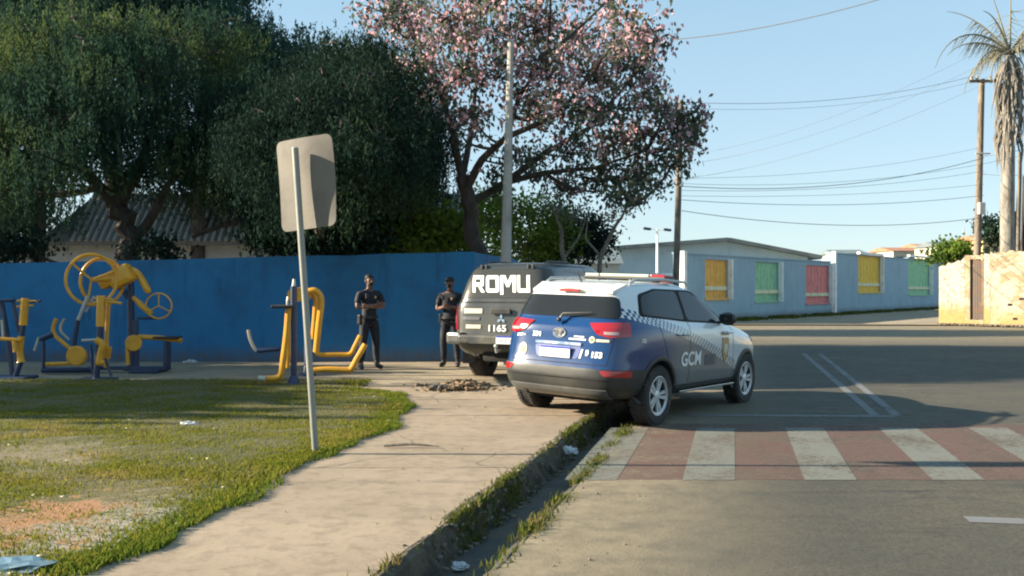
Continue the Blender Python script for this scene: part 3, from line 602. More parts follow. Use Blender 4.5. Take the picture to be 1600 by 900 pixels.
c = b.mix(b.ramp(n1, .35, .65), (.045, .05, .052), (.095, .08, .055)); b.bump(b.m1('ADD', n1, n2), .5, .03); SILT = b.fin(b.mix(b.m1('MULTIPLY', n2, .3), c, (.05, .05, .05)), .9)
strip('kerb', [(-.10, .094, .3), (-.025, .100, .8), (.005, .075, 1.6), (.02, .0, 1.6), (.05, -.08, 2), (.14, -.15, 0)], KERB, 1.2, 13.0, .07, .007)
strip('gutter', [(.04, -.10, .5), (.16, -.09, 1), (.28, -.08, 1), (.38, -.045, 1), (.46, -.004, 1), (.52, -.03, 0)], SILT, 1.2, 62, .14, .010)
strip('kerb', [(-.10, .094, .0), (.0, .10, .3), (.04, .07, .5), (.06, -.14, 0)], KERB, 13.0, 62, .4, .01)
# sidewalk: concrete slabs with open joints on a dark bed
b = NB('pavement_concrete'); v = b.world(); n1 = b.noise(.8, 6, .65, v=v); n2 = b.noise(7, 5, .7, v=v); n3 = b.noise(120, 3, .7, v=v)
c = b.mix(b.ramp(n1, .35, .68), (.315, .245, .178), (.245, .19, .135)); c = b.mix(b.m1('MULTIPLY', b.ramp(n2, .44, .66), .6), c, (.15, .118, .085)); c = b.mix(b.m1('MULTIPLY', n3, .25), c, (.38, .30, .215))
oi = b.node('ShaderNodeObjectInfo').outputs['Random']; c = b.mix(b.m1('MULTIPLY', oi, .16), c, (.18, .15, .115))
vo = b.node('ShaderNodeTexVoronoi', feature='DISTANCE_TO_EDGE'); vo.inputs['Scale'].default_value = .35; nn = b.node('ShaderNodeTexNoise'); b.set(nn.inputs['Vector'], v); nn.inputs['Scale'].default_value = 1.2
nd = b.node('ShaderNodeMixRGB', blend_type='ADD'); nd.inputs[0].default_value = .6; b.set(nd.inputs[1], v); b.set(nd.inputs[2], nn.outputs[1]); b.set(vo.inputs['Vector'], nd.outputs[0])
c = b.mix(b.m1('MULTIPLY', b.m1('LESS_THAN', vo.outputs[0], .004), .6), c, (.12, .10, .08)); b.bump(b.m1('ADD', n2, b.m1('MULTIPLY', n3, .4)), .35, .015)
CONC = b.fin(c, .9, 0, .3)
LE = [(110, 900), (180, 872), (250, 848), (330, 810), (400, 772), (490, 717), (560, 692), (606, 672), (622, 655), (632, 640), (640, 630), (622, 617), (560, 610)]
LEG = [G(px, py, .09) for px, py in LE]                          # edge between lawn and pavement
def lx(D):                                                      # x of the lawn edge at distance D
    for a, b_ in zip(LEG, LEG[1:]):
        if a.y <= D <= b_.y: return a.x+(b_.x-a.x)*(D-a.y)/(b_.y-a.y+1e-9)
    return LEG[0].x if D < LEG[0].y else LEG[-1].x
walk = sheet('sidewalk', [(-14, -4), (kx(-4)-.06, -4), (kx(62)-.06, 62), (-90, 62), (-90, -4)], .068, dirty('walk_bed', (.17, .14, .10), .95, 2, .5, 40, .4))
J = [-2.0, .6, 2.8, 4.4, 5.9, 7.62, 9.2, 10.75, 12.3, 13.9]
for a, b_ in zip(J, J[1:]):
    n = max(2, int((b_-a)/.3)); g = .005
    right = [(kx(a+g+(b_-a-2*g)*i/n)-.045+rng.gauss(0, .006), a+g+(b_-a-2*g)*i/n) for i in range(n+1)]
    left = [(min(lx(y_), -1.9 if y_ < 5 else 9)-.25, y_) for x_, y_ in right] if b_ > 4.4 else [(-4.5, y_) for x_, y_ in right]
    tl = rng.gauss(0, .004); vs = []
    for (xl, yl), (xr, yr) in zip(left, right):
        for k in range(7): q = k/6; vs.append((xl+(xr-xl)*q, yl+rng.gauss(0, .002), .094+tl*q+rng.gauss(0, .0008)))
    m = MB(); m.add(vs, [(i*7+j, i*7+j+1, (i+1)*7+j+1, (i+1)*7+j) for i in range(n) for j in range(6)])
    for lo in ((0, 1), (n, -1)):                                 # joint faces
        base = lo[0]*7; o0 = len(m.v); top = [m.v[base+k] for k in range(7)]; m.v += [(x_, y_, .05) for x_, y_, z_ in top]
        for k in range(6): m.f.append((base+k, base+k+1, o0+k+1, o0+k)); m.sm.append(False)
    m.build('pavement_slab', CONC, walk)
# the yard: trodden concrete strip in front of the wall and dirt by the pickup
b = NB('yard_dust'); v = b.world(); n1 = b.noise(.5, 6, .65, v=v); n2 = b.noise(5, 5, .7, v=v); n3 = b.noise(60, 3, .7, v=v)
c = b.mix(b.ramp(n1, .4, .62), (.30, .245, .17), (.215, .17, .115)); c = b.mix(b.m1('MULTIPLY', b.ramp(n2, .5, .75), .5), c, (.16, .125, .085)); c = b.mix(b.m1('MULTIPLY', n3, .3), c, (.32, .265, .19)); b.bump(b.m1('ADD', n2, n3), .5, .03)
DUST = b.fin(c, .95)
vs = []; nx_, ny_ = 60, 26; m = MB()
for j in range(ny_+1):
    D = 13.86+(30-13.86)*j/ny_
    for i in range(nx_+1):
        x_ = -30+(kx(D)-.10+30)*i/nx_; vs.append((x_, D, .086+rng.gauss(0, .004)))
m.add(vs, [(j*(nx_+1)+i, j*(nx_+1)+i+1, (j+1)*(nx_+1)+i+1, (j+1)*(nx_+1)+i) for j in range(ny_) for i in range(nx_)], True)
m.build('yard', DUST)['kind'] = 'structure'
sheet('far_verge', [(kx(33), 39.5), (60, 37.4), (60, 75), (kx(62)+1.2, 62)], .05, DUST)
# lawn: uneven soil with patches, blades on it
b = NB('lawn_soil'); v = b.world(); x, y, z = b.xyz(v); n1 = b.noise(.6, 6, .65, v=v); n2 = b.noise(4, 5, .7, v=v); n3 = b.noise(50, 3, .7, v=v)
c = b.mix(b.ramp(n1, .38, .62), (.07, .072, .022), (.14, .112, .045)); c = b.mix(b.m1('MULTIPLY', n3, .5), c, (.045, .05, .017))
def blob(cx, cy, r):
    dx = b.m1('SUBTRACT', x, cx); dy = b.m1('MULTIPLY', b.m1('SUBTRACT', y, cy), .8); d = b.m1('SQRT', b.m1('ADD', b.m1('MULTIPLY', dx, dx), b.m1('MULTIPLY', dy, dy)))
    return b.ramp(b.m1('ADD', d, b.m1('MULTIPLY', b.m1('SUBTRACT', n2, .5), 2.6)), r*.3, r, 1, 0)
g0 = G(70, 815, .1); g1 = G(150, 840, .1); g2 = G(60, 715, .1)
c = b.mix(blob(g1.x, g1.y, 1.0), c, (.29, .26, .20)); c = b.mix(blob(g0.x, g0.y, .55), c, (.30, .15, .07)); c = b.mix(b.m1('MULTIPLY', blob(g2.x, g2.y, .7), .5), c, (.27, .21, .14))
b.bump(b.m1('ADD', n2, n3), .6, .04); m = MB(); vs = []; NXL = 46; rows = []
yy = [3.0+i*.22 for i in range(int((14.9-3.0)/.22)+1)]
for D in yy:
    xr_ = lx(D) if D < 14.3 else LEG[-1].x-(D-14.3)*.0
    for i in range(NXL+1):
        q = i/NXL; x_ = -15+(xr_+15)*q; e = min(1, (xr_-x_)/.35); vs.append((x_, D, .088+.035*e*min(1, (15.1-D)/.5)+rng.gauss(0, .007)*e))
m.add(vs, [(j*(NXL+1)+i, j*(NXL+1)+i+1, (j+1)*(NXL+1)+i+1, (j+1)*(NXL+1)+i) for j in range(len(yy)-1) for i in range(NXL)], True)
m.build('lawn_soil', b.fin(c, .95))['kind'] = 'structure'
def blades(name, xs, ys, zs, h, mat, wd=.006, lean=.5, label=None, cat='grass'):
    n = len(xs); a = nr.uniform(0, 2*np.pi, n); hh = h*nr.uniform(.5, 1.3, n); l = nr.uniform(0, lean, n)*hh; b2 = nr.uniform(0, 2*np.pi, n)
    wx_, wy_ = np.cos(a)*wd, np.sin(a)*wd; lx_, ly_ = np.cos(b2)*l, np.sin(b2)*l
    V = np.empty((n, 5, 3)); V[:, 0] = np.c_[xs-wx_, ys-wy_, zs-.01]; V[:, 1] = np.c_[xs+wx_, ys+wy_, zs-.01]
    V[:, 2] = np.c_[xs+wx_*.7+lx_*.4, ys+wy_*.7+ly_*.4, zs+hh*.6]; V[:, 3] = np.c_[xs-wx_*.7+lx_*.4, ys-wy_*.7+ly_*.4, zs+hh*.6]; V[:, 4] = np.c_[xs+lx_, ys+ly_, zs+hh]
    i = np.arange(n)[:, None]*5; F = np.concatenate([i+np.array([[0, 1, 2]]), i+np.array([[0, 2, 3]]), i+np.array([[3, 2, 4]])])
    o = npmesh(name, V.reshape(-1, 3), F, mat); return tag(o, label, cat, None, 'stuff')
def lawn_pts(n, dens=None, dmax=14.8, p=1.4):
    D = 4.2+(dmax-4.2)*nr.random(n)**p; XR = np.array([lx(d) for d in D]); XL = -.60*D-.5; X = XL+(XR-XL)*nr.random(n); return X, D
X, D = lawn_pts(210000); 
f = np.sin(X*1.9+1.3*np.sin(D*1.1))*np.sin(D*2.3+X*.7)+.6*np.sin(X*5.1+D*3.7)*np.sin(D*6.3)
bare = np.zeros(len(X))
for gg, r_ in ((g0, .6), (g1, .75), (g2, .45)): bare = np.maximum(bare, np.clip(1.6-np.hypot(X-gg.x, (D-gg.y)*.8)/r_+.9*f, 0, 1)*.9)
keep = nr.random(len(X)) < np.clip(.6+.42*f, .15, 1)*(1-bare)
X, D = X[keep], D[keep]
blades('lawn_grass', X, D, np.full(len(X), .115), .028, M['grass'], .005, 1.3, 'patchy sunlit grass growing round the sign pole')
n = 11000; ii = nr.random(n); pp = np.array([(lambda q: (lambda k, t: (LEG[k].x+(LEG[k+1].x-LEG[k].x)*t, LEG[k].y+(LEG[k+1].y-LEG[k].y)*t))(min(int(q), len(LEG)-2), q-min(int(q), len(LEG)-2)))(q_*(len(LEG)-1)) for q_ in ii])
off = np.minimum(nr.normal(0, .12, n), .13)+.06*np.sin(pp[:, 1]*4)+.03*np.sin(pp[:, 1]*11)-.10
blades('lawn_edge_grass', pp[:, 0]+off, pp[:, 1]+nr.normal(0, .05, n), np.full(n, .105), .032, M['grass_edge'], .005, 1.2, 'longer green grass spilling over the edge of the pavement')
# weeds on the kerb face and the road edge
n = 7500; D = 3.5+(12.2-3.5)*nr.random(n)**1.1; cl = (np.sin(D*2.1)+np.sin(D*5.3+1)+np.sin(D*11.7)*.7) ; k = nr.random(n) < np.clip(.35+.35*cl, .05, 1); D = D[k]
u = nr.normal(.02, .045, len(D)); z = np.clip(.095-3.2*u, -.10, .095)
blades('kerb_weeds', kx(D)+u, D, z, .042, M['weed'], .006, 1.3, 'weeds growing down the face of the crumbling kerb', 'weeds')
n = 7000; D = 3.5+(12-3.5)*nr.random(n); cl = np.sin(D*3.3)+np.sin(D*8.1+2); k = nr.random(n) < np.clip(.3+.3*cl, .02, 1); D = D[k]
blades('road_edge_weeds', kx(D)+GW-.03+nr.normal(0, .045, len(D)), D, np.full(len(D), -.01), .045, M['weed'], .006, 1.1, 'low weeds along the asphalt edge of the gutter', 'weeds')
# rubble on the kerb face
def stones(name, n, fn, s0, s1, mat, label, cat='rubble', seed=1):
    r = random.Random(seed); V = []; F = []
    base = [(-1, -1, -1), (1, -1, -1), (1, 1, -1), (-1, 1, -1), (-1, -1, 1), (1, -1, 1), (1, 1, 1), (-1, 1, 1)]; fc = [(0, 3, 2, 1), (4, 5, 6, 7), (0, 1, 5, 4), (1, 2, 6, 5), (2, 3, 7, 6), (3, 0, 4, 7)]
    for i in range(n):
        p = fn(r); s = s0+(s1-s0)*r.random()**2; a = r.random()*6.3; o = len(V)
        for bx_ in base:
            q = Vector([c_*s*r.uniform(.35, .6) for c_ in bx_]); q = Matrix.Rotation(a, 3, 'Z')@q; V.append((p[0]+q.x, p[1]+q.y, p[2]+q.z*.6))
        F += [tuple(k+o for k in f_) for f_ in fc]
    return tag(npmesh(name, V, F, mat), label, cat, None, 'stuff')
STN = dirty('rubble_stone', (.15, .125, .095), .95, 5, .6, 30, .4, dirt=(.07, .055, .04))
def kp(r):
    D = 3.6+9*r.random(); u = r.gauss(.05, .05); return (kx(D)+u, D, max(-.09, min(.1, .1-3.2*u)))
stones('kerb_rubble', 500, kp, .010, .04, STN, 'broken concrete and stones lying on the kerb face')
def dp(r):
    a = r.gauss(0, 1); c_ = G(722, 607, .09); x_ = c_.x+a*.30; return (x_, c_.y+r.gauss(0, .25), .09+max(0, .09-.05*a*a)*r.random())
stones('dirt_heap', 700, dp, .015, .08, dirty('brown_rubble', (.17, .115, .065), .95, 6, .6, 30, .4, dirt=(.10, .07, .045)), 'low heap of brown rubble beside the pickup rear wheel', seed=4)
def lp(r):
    D = 4.6+9*r.random()**1.3; return (-.55*D+(lx(D)+.55*D)*r.random(), D, .115)
stones('lawn_litter', 260, lp, .01, .035, flat('pale_chips', (.42, .38, .30), .9), 'pale chips and dry bits scattered over the lawn', 'debris', 9)
def gp(r):
    D = 4+30*r.random(); return (kx(D)-.1-3*r.random(), D, .10) if r.random() < .35 else (kx(D)+GW+.05+abs(r.gauss(0, .5)), D, .004)
stones('road_grit', 420, gp, .005, .018, dirty('dull_grit', (.17, .15, .12), .95), 'loose grit on the pavement and along the road edge', 'debris', 11)
# ---------------------------------------------------------------- painted markings
def paintmat(name, col, wear, seed):
    b = NB(name); v = b.world(); n = b.noise(14, 5, .8, v=v); n2 = b.noise(1.3, 4, .6, v=v); n3 = b.noise(90, 3, v=v)
    a = b.m1('ADD', b.m1('MULTIPLY', n, .7), b.m1('MULTIPLY', n2, .5)); c = b.mix(b.m1('MULTIPLY', n3, .35), col, tuple(q*.6 for q in col)); c = b.mix(b.ramp(n2, .35, .75, .1, .5), c, (.20, .17, .13))
    b.fin(c, .8); tr = b.node('ShaderNodeBsdfTransparent'); mx = b.node('ShaderNodeMixShader'); b.set(mx.inputs[0], b.ramp(b.m1('ADD', a, b.m1('MULTIPLY', b.noise(1.1, 3, .6, v=v, sc3=(2.2, .5, 1)), .25)), wear+.02, wear+.26, .28, .9)); b.t.links.new(b.b.outputs[0], mx.inputs[1]); b.t.links.new(tr.outputs[0], mx.inputs[2]); b.t.links.new(mx.outputs[0], b.out.inputs[0]); return b.m
WP = paintmat('worn_white_paint', (.20, .215, .19), .66, 1); RP_ = paintmat('worn_red_paint', (.135, .066, .054), .64, 2); LP = paintmat('thin_line_paint', (.21, .225, .24), .72, 3)
cb = sheet('crosswalk_field', [(kx(7.62)+GW+.08, 7.62), (30, 7.3), (30, 10.6), (kx(10.75)+GW+.1, 10.75)], .0028, RP_)
S = .2355; k = 0
for x0 in (.42, 1.37, 2.35, 3.38, 4.37, 5.36, 6.36, 7.36, 8.36):
    wdt = .42; D0, D1 = 7.58, 10.42; m = MB(); m.add([(x0, D0, .005), (x0+wdt, D0, .005), (x0+wdt+(D1-D0)*S, D1, .005), (x0+(D1-D0)*S, D1, .005)], [(0, 1, 2, 3)]); m.build('crosswalk_stripe', WP, cb)
def mark(p, q, w_, z=.0045, mat=LP, name='road_line'):
    p, q = Vector(p), Vector(q); t = (q-p).normalized(); n = Vector((-t.y, t.x, 0))*w_/2; m = MB(); vs = [p-n, p+n, q+n, q-n]; m.add([(v_.x, v_.y, z) for v_ in vs], [(0, 1, 2, 3)]); o = m.build(name, mat)
    if o.data.polygons[0].normal.z < 0: o.data.flip_normals()
    o['kind'] = 'structure'; return o
mark(G(1368, 650), G(1256, 553), .11, name='centre_line'); mark(G(1402, 650), G(1281, 553), .11, name='centre_line')
mark(G(1068, 649), G(1400, 651), .16, name='stop_line'); mark(G(1510, 812), G(1760, 822), .16, name='road_line')
# ---------------------------------------------------------------- walls and buildings
def wallmat(name, col, dirt, amt=.5, streak=True, scale=.8):
    b = NB(name); v = b.world(); n1 = b.noise(scale, 6, .65, v=v); n2 = b.noise(8, 5, .7, v=v); n3 = b.noise(3, 4, .7, v=v, sc3=(1.5, 1.5, .15)); n4 = b.noise(70, 2, v=v)
    c = b.mix(b.m1('MULTIPLY', b.ramp(n1, .42, .7), amt), col, dirt); c = b.mix(b.m1('MULTIPLY', b.ramp(n3, .52, .75), amt*.6), c, tuple(q*.6 for q in dirt)); c = b.mix(b.m1('MULTIPLY', b.ramp(n2, .5, .8), .25), c, tuple(min(1, q*1.3) for q in col))
    x, y, z = b.xyz(v); c = b.mix(b.m1('MULTIPLY', b.ramp(z, .50, .12), b.ramp(n2, .3, .7, .35, .95)), c, (.10, .085, .07)); b.bump(b.m1('ADD', n2, n4), .25, .02); return b.fin(c, .85)
def wallrun(name, pts, thick, mat, label, cat='wall', cap=None):
    """pts: (x, y, z0, z1) along the foot; one prism per stretch, ends butted"""
    m = MB(); N = len(pts); nrm = []
    for i in range(N):
        a = Vector(pts[max(i-1, 0)][:2]); b_ = Vector(pts[min(i+1, N-1)][:2]); t = (b_-a).normalized(); nrm.append(Vector((-t.y, t.x)))
    vs = []
    for (x_, y_, z0, z1), n in zip(pts, nrm): vs += [(x_, y_, z0), (x_, y_, z1), (x_+n.x*thick, y_+n.y*thick, z1), (x_+n.x*thick, y_+n.y*thick, z0)]
    fs = [(i*4+j, i*4+(j+1) % 4, (i+1)*4+(j+1) % 4, (i+1)*4+j) for i in range(N-1) for j in range(4)]+[(0, 1, 2, 3), tuple((N-1)*4+k for k in (3, 2, 1, 0))]
    m.add(vs, fs); return tag(m.build(name, mat), label, cat)
BLUE = wallmat('blue_wall_paint', (.018, .155, .34), (.017, .105, .225), 1.0)
DW = 18.75
def topz(px, py, D=DW): return CAMH-(py-HY)/FPX*D
pts = []
for i in range(41):
    px = -360+1102*i/40; py = 412+(393-412)*max(0, min(1, px/742.)); x_ = (px-800)/FPX*DW; pts.append((x_, DW, .0, topz(px, py)+rng.gauss(0, .006)))
bw = wallrun('blue_wall', pts, .18, BLUE, 'long blue painted wall behind the exercise machines')
wallrun('blue_return_wall', [(pts[-1][0]-.002, DW+.185, 0, pts[-1][3]-.01), (pts[-1][0]+.8, DW+4.5, 0, pts[-1][3]-.01), (pts[-1][0]+1.6, 33, 0, 2.1)], .18, BLUE, 'blue wall running back from the corner behind the dark pickup')
# low house behind the wall
hs = thing('low_house', (-10.0, 33, -.3), 'low white house with ribbed pale roof seen under the trees', 'house')
WH = wallmat('weathered_white', (.36, .39, .39), (.20, .22, .22), .5)
hs.scale = (1.18, 1.18, 1.18); m = MB(); m.box((-1.5, 2.5, 1.46), (16, 5, 2.92)); m.build('wall', WH, hs)
TILE = dirty('fibre_cement', (.24, .23, .20), .8, 2, .5, 30, .2, dirt=(.24, .22, .18))
m = MB(); m.add([(-5.4, -.35, 2.94), (7.6, -.35, 2.94), (7.6, 1.25, 4.49), (-4.4, 1.25, 4.49), (-5.4, -.35, 2.82), (7.6, -.35, 2.82), (7.6, 1.25, 4.37), (-4.4, 1.25, 4.37)], [(0, 1, 2, 3), (7, 6, 5, 4), (0, 4, 5, 1), (1, 5, 6, 2), (2, 6, 7, 3), (3, 7, 4, 0)]); rf = m.build('roof', dirty('roof_valley', (.12, .115, .10), .9), hs)  # sheet darker than its ribs, groove shade put into the colour
rib = MB(); L_ = math.hypot(1.6, 1.55)
rib.tube([(0, 0, 0), (0, L_*.5, .008), (0, L_, 0)], .06, 6); rme = rib.mesh('roof_rib', TILE)
for i in range(58):
    o = bpy.data.objects.new('roof_rib', rme); link(o, rf); x_ = -4.4+i*.205; k0 = 0
    o.location = (x_, -.35, 2.95+rng.gauss(0, .006)); o.rotation_euler = (math.atan2(1.55, 1.6), 0, rng.gauss(0, .01))
h2 = thing('roofed_shed', (-5.1, 34.5, -.2), 'far shed with ribbed roof glimpsed right of the sign plate', 'shed')
m = MB(); m.box((0, 2, 1.2), (5, 4, 2.4)); m.build('wall', WH, h2); m = MB(); m.add([(-2.7, -.4, 2.41), (2.7, -.4, 2.41), (2.7, 1.4, 3.9), (-2.7, 1.4, 3.9), (-2.7, -.4, 2.3), (2.7, -.4, 2.3), (2.7, 1.4, 3.8), (-2.7, 1.4, 3.8)], [(0, 1, 2, 3), (7, 6, 5, 4), (0, 4, 5, 1), (1, 5, 6, 2), (2, 6, 7, 3), (3, 7, 4, 0)]); rf2 = m.build('roof', dirty('roof_valley_2', (.12, .115, .10), .9), h2)  # same darkened sheet, shade between the ribs in its colour
for i in range(22):
    o = bpy.data.objects.new('roof_rib', rme); link(o, rf2); o.location = (-2.6+i*.245, -.4, 2.42); o.rotation_euler = (math.atan2(1.49, 1.8), 0, 0)
# pale wall with coloured openings
PALE = wallmat('pale_blue_wall', (.30, .42, .50), (.22, .30, .36), .5)
W0 = Vector((10.07, 43.7)); WT = Vector((.63, .78)).normalized(); WN = Vector((WT.y, -WT.x))   # WN faces the road
def wt(px, W0=W0, WT=WT): r = (px-800)/FPX; return (r*W0.y-W0.x)/(WT.x-r*WT.y)
def slat(name, colr): return dirty(name, colr, .7, 3, .35, 40, .1)
OR, GR_, RD, AM = slat('orange_panel', (.80, .42, .08)), slat('green_panel', (.28, .55, .32)), slat('red_panel', (.72, .22, .20)), slat('amber_panel', (.80, .50, .05))  # orange raised so the panel colour itself looks lit
CREAM = slat('cream_trim', (.72, .68, .45)); WHT = slat('white_trim', (.88, .87, .84))
def pierced_wall(name, label, t0, t1, ztop, wins, W0=W0, WT=WT, th=.35, post=None):
    root = thing(name, (W0.x, W0.y, 0), label, 'wall'); WNn = Vector((WT.y, -WT.x))
    def q(t, z, d=0): p = WT*t+WNn*d; return Vector((p.x, p.y, z))
    def slab(mb, a, b_, z0, z1, d0=0., d1=-.35): mb.add([q(a, z0, d0), q(b_, z0, d0), q(b_, z1, d0), q(a, z1, d0), q(a, z0, d1), q(b_, z0, d1), q(b_, z1, d1), q(a, z1, d1)], [(0, 1, 2, 3), (7, 6, 5, 4), (0, 4, 5, 1), (3, 2, 6, 7), (0, 3, 7, 4), (1, 5, 6, 2)])
    m = MB(); cur = t0
    for a, b_, z0, z1, mt in wins:
        slab(m, cur, a, 0, ztop); slab(m, a, b_, 0, z0); slab(m, a, b_, z1, ztop); cur = b_
    slab(m, cur, t1, 0, ztop); m.build('wall', PALE, root)
    for a, b_, z0, z1, mt in wins:
        r = MB(); 
        slab(r, a+.002, b_-.002, z0+.002, z1-.002, -.09, -.13); n = 7
        for i in range(n):
            u0 = a+(b_-a)*i/n; slab(r, u0+.012, a+(b_-a)*(i+1)/n-.012, z0+.02, z1-.02, -.075, -.12)
        wo_ = r.build('window_panel', mt, root); wo_['kind'] = 'stuff'
        r = MB(); slab(r, a, b_-.06, z0+.36, z0+.54, -.0, -.07); r.build('window_rail', CREAM, root)
        r = MB(); slab(r, b_-.003, b_+.09, z0-.05, z1+.05, .24, .003); r.build('window_post', WHT, root)  # post set proud of the wall for a sunlit look, white raised
        r = MB(); slab(r, a-.05, b_, z0-.09, z0-.003, .05, .003); r.build('sill', mt, root)
        if ztop > 3.3: r = MB(); slab(r, a-.25, b_+.12, z1+.055, z1+.19, .20, .003); r.build('lintel', WHT, root)
    c = MB(); slab(c, t0-.02, t1+.02, ztop+.003, ztop+.07, .05, -.40); c.build('coping', PALE, root)
    if post: c = MB(); slab(c, post-.12, post+.12, 0, ztop+.12, .22, .003); c.build('post', WHT, root)
    return root
def zz(py, D): return CAMH-(py-HY)/FPX*D
def DD(t): return W0.y+WT.y*t
win = []
for x0, x1, y0, y1, mt in ((1102, 1137, 406, 466, OR), (1180, 1216, 410, 470, GR_), (1259, 1295, 415, 473, RD)):
    a, b_ = wt(x0), wt(x1); D = (DD(a)+DD(b_))/2; win.append((a, b_, zz(y1, D), zz(y0, D), mt))
pierced_wall('pale_window_wall', 'pale blue wall with orange, green and red openings beyond the road', wt(1063), wt(1298)-.01, 3.02, win, post=wt(1064))
win = []
for x0, x1, y0, y1, mt in ((1341, 1375, 400, 456, AM), (1419, 1452, 404, 460, GR_)):
    a, b_ = wt(x0), wt(x1); D = (DD(a)+DD(b_))/2; win.append((a, b_, zz(y1, D), zz(y0, D), mt))
pierced_wall('pale_window_wall', 'taller stretch of pale blue wall with an amber and a green opening', wt(1300), wt(1475), 3.55, win, post=wt(1301)-.05)
# the same yard wall seen over the SUV roof
Wb = Vector((2.6, 41.0)); Tb = Vector((.96, .12)).normalized()
def wtb(px): return wt(px, Wb, Tb)
pierced_wall('front_window_wall', 'low pale wall with small coloured openings seen over the SUV roof', wtb(895), wtb(1058), 2.15, [(wtb(914), wtb(928), 1.2, 1.95, OR), (wtb(962), wtb(982), 1.1, 1.95, GR_), (wtb(1030), wtb(1050), 1.0, 1.9, RD)], Wb, Tb)
# gabled hall
gh = thing('gabled_hall', (0, 66, 0), 'large pale blue hall with low grey gable roof behind the window wall', 'hall')
D = 66.; q = [P(860, 398, D), P(1135, 377.5, D), P(1262, 402, D)]
m = MB(); vs = [(v_.x, 0, 0) for v_ in (q[0], q[2])]; top = [(v_.x, v_.z) for v_ in q]
poly = [(q[0].x, 0), (q[2].x, 0), (q[2].x, q[2].z), (q[1].x, q[1].z), (q[0].x, q[0].z)]
Mr = Matrix.Rotation(R(90), 4, 'X'); m.prism(poly, 0, -26, Mr); m.build('wall', PALE, gh)
ROOFG = dirty('grey_roof', (.15, .175, .18), .6, .8, .4, 20, .1)
for a, b_ in ((0, 1), (1, 2)):
    A, B = Vector((q[a].x, 0, q[a].z)), Vector((q[b_].x, 0, q[b_].z)); t_ = (B-A).normalized(); n_ = Vector((-t_.z, 0, t_.x)); A = A-t_*(.8 if a == 0 else -.004); B = B+t_*(.8 if b_ == 2 else -.004)
    m = MB(); pts_ = [A+n_*.01, B+n_*.01, B+n_*.26, A+n_*.26]; vs = [(p_.x, -.7, p_.z) for p_ in pts_]+[(p_.x, 26.5, p_.z) for p_ in pts_]
    m.add(vs, [(0, 1, 2, 3), (7, 6, 5, 4), (0, 4, 5, 1), (1, 5, 6, 2), (2, 6, 7, 3), (3, 7, 4, 0)]); m.build('roof', ROOFG, gh)
# long lower roof left of the hall
def simple_house(name, px0, px1, ytop, D, wc, rc, label, depth=6, roofh=.5, base=None, wins=2):
    a, b_ = P(px0, ytop, D), P(px1, ytop, D); cx_ = (a.x+b_.x)/2; wdt = b_.x-a.x; z1 = a.z; r = thing(name, (cx_, D, 0), label, 'house', None, rng.uniform(-.12, .12))
    m = MB(); m.box((0, depth/2, z1/2), (wdt, depth, z1)); wl = m.build('wall', wc, r)
    m = MB(); m.add([(-wdt/2-.2, -.3, z1+.004), (wdt/2+.2, -.3, z1+.004), (wdt/2+.2, depth+.3, z1+.004), (-wdt/2-.2, depth+.3, z1+.004), (-wdt/2-.2, depth/2, z1+roofh), (wdt/2+.2, depth/2, z1+roofh)], [(3, 2, 1, 0), (0, 1, 5, 4), (2, 3, 4, 5), (1, 2, 5), (3, 0, 4)]); m.build('roof', rc, r)
    for k in range(wins):
        m = MB(); m.box((-wdt/2+wdt*(k+.5)/wins, -.01, z1-1.1), (min(1.2, wdt*.3), .05, .9)); m.build('window', M['glass'], r)
    return r
RT = dirty('clay_tiles', (.36, .17, .10), .85, 2, .5, 20, .3); OCH = dirty('ochre_render', (.55, .40, .20), .85, 1, .4, 20, .2); BG = dirty('beige_render', (.56, .50, .40), .85, 1, .4, 20, .2)
simple_house('far_house', 1200, 1216, 392, 90, PALE, ROOFG, 'small grey block on the slope right of the hall gable')
simple_house('far_house', 1305, 1352, 396, 96, WH, ROOFG, 'long white far house just above the tall pale wall', wins=3)
simple_house('far_house', 1395, 1440, 392, 104, BG, RT, 'beige far house with clay roof left of the thin antenna')
simple_house('far_house', 1440, 1472, 386, 112, WH, RT, 'white far house with clay roof above the green opening', wins=2)
simple_house('far_house', 1470, 1510, 384, 92, BG, ROOFG, 'beige far house above the whitewashed wall end')
simple_house('far_house', 1536, 1562, 374, 84, OCH, RT, 'ochre far house between the utility pole and the palm', wins=2)
simple_house('far_house', 1575, 1640, 380, 100, WH, ROOFG, 'white far house behind the dark stakes right of the palm')
simple_house('near_house', 882, 968, 412, 52, WH, ROOFG, 'low white house with grey roof left of the double street lamp', roofh=1.0, wins=3)
m = MB(); vs = []; N = 40
for i in range(N+1):
    x_ = -260+620*i/N; h = 4+3.5*math.exp(-((x_-60)/60)**2)+1.0*math.sin(x_*.05)+.5*math.sin(x_*.17); vs += [(x_, 190, 0), (x_, 240, h), (x_, 300, -.2)]
m.add(vs, [(i*3+j, i*3+j+1, (i+1)*3+j+1, (i+1)*3+j) for i in range(N) for j in range(2)], True); m.build('hills', dirty('far_hill', (.12, .14, .08), .95, .05, .6, 1, .1, dirt=(.30, .24, .17)))['kind'] = 'structure'
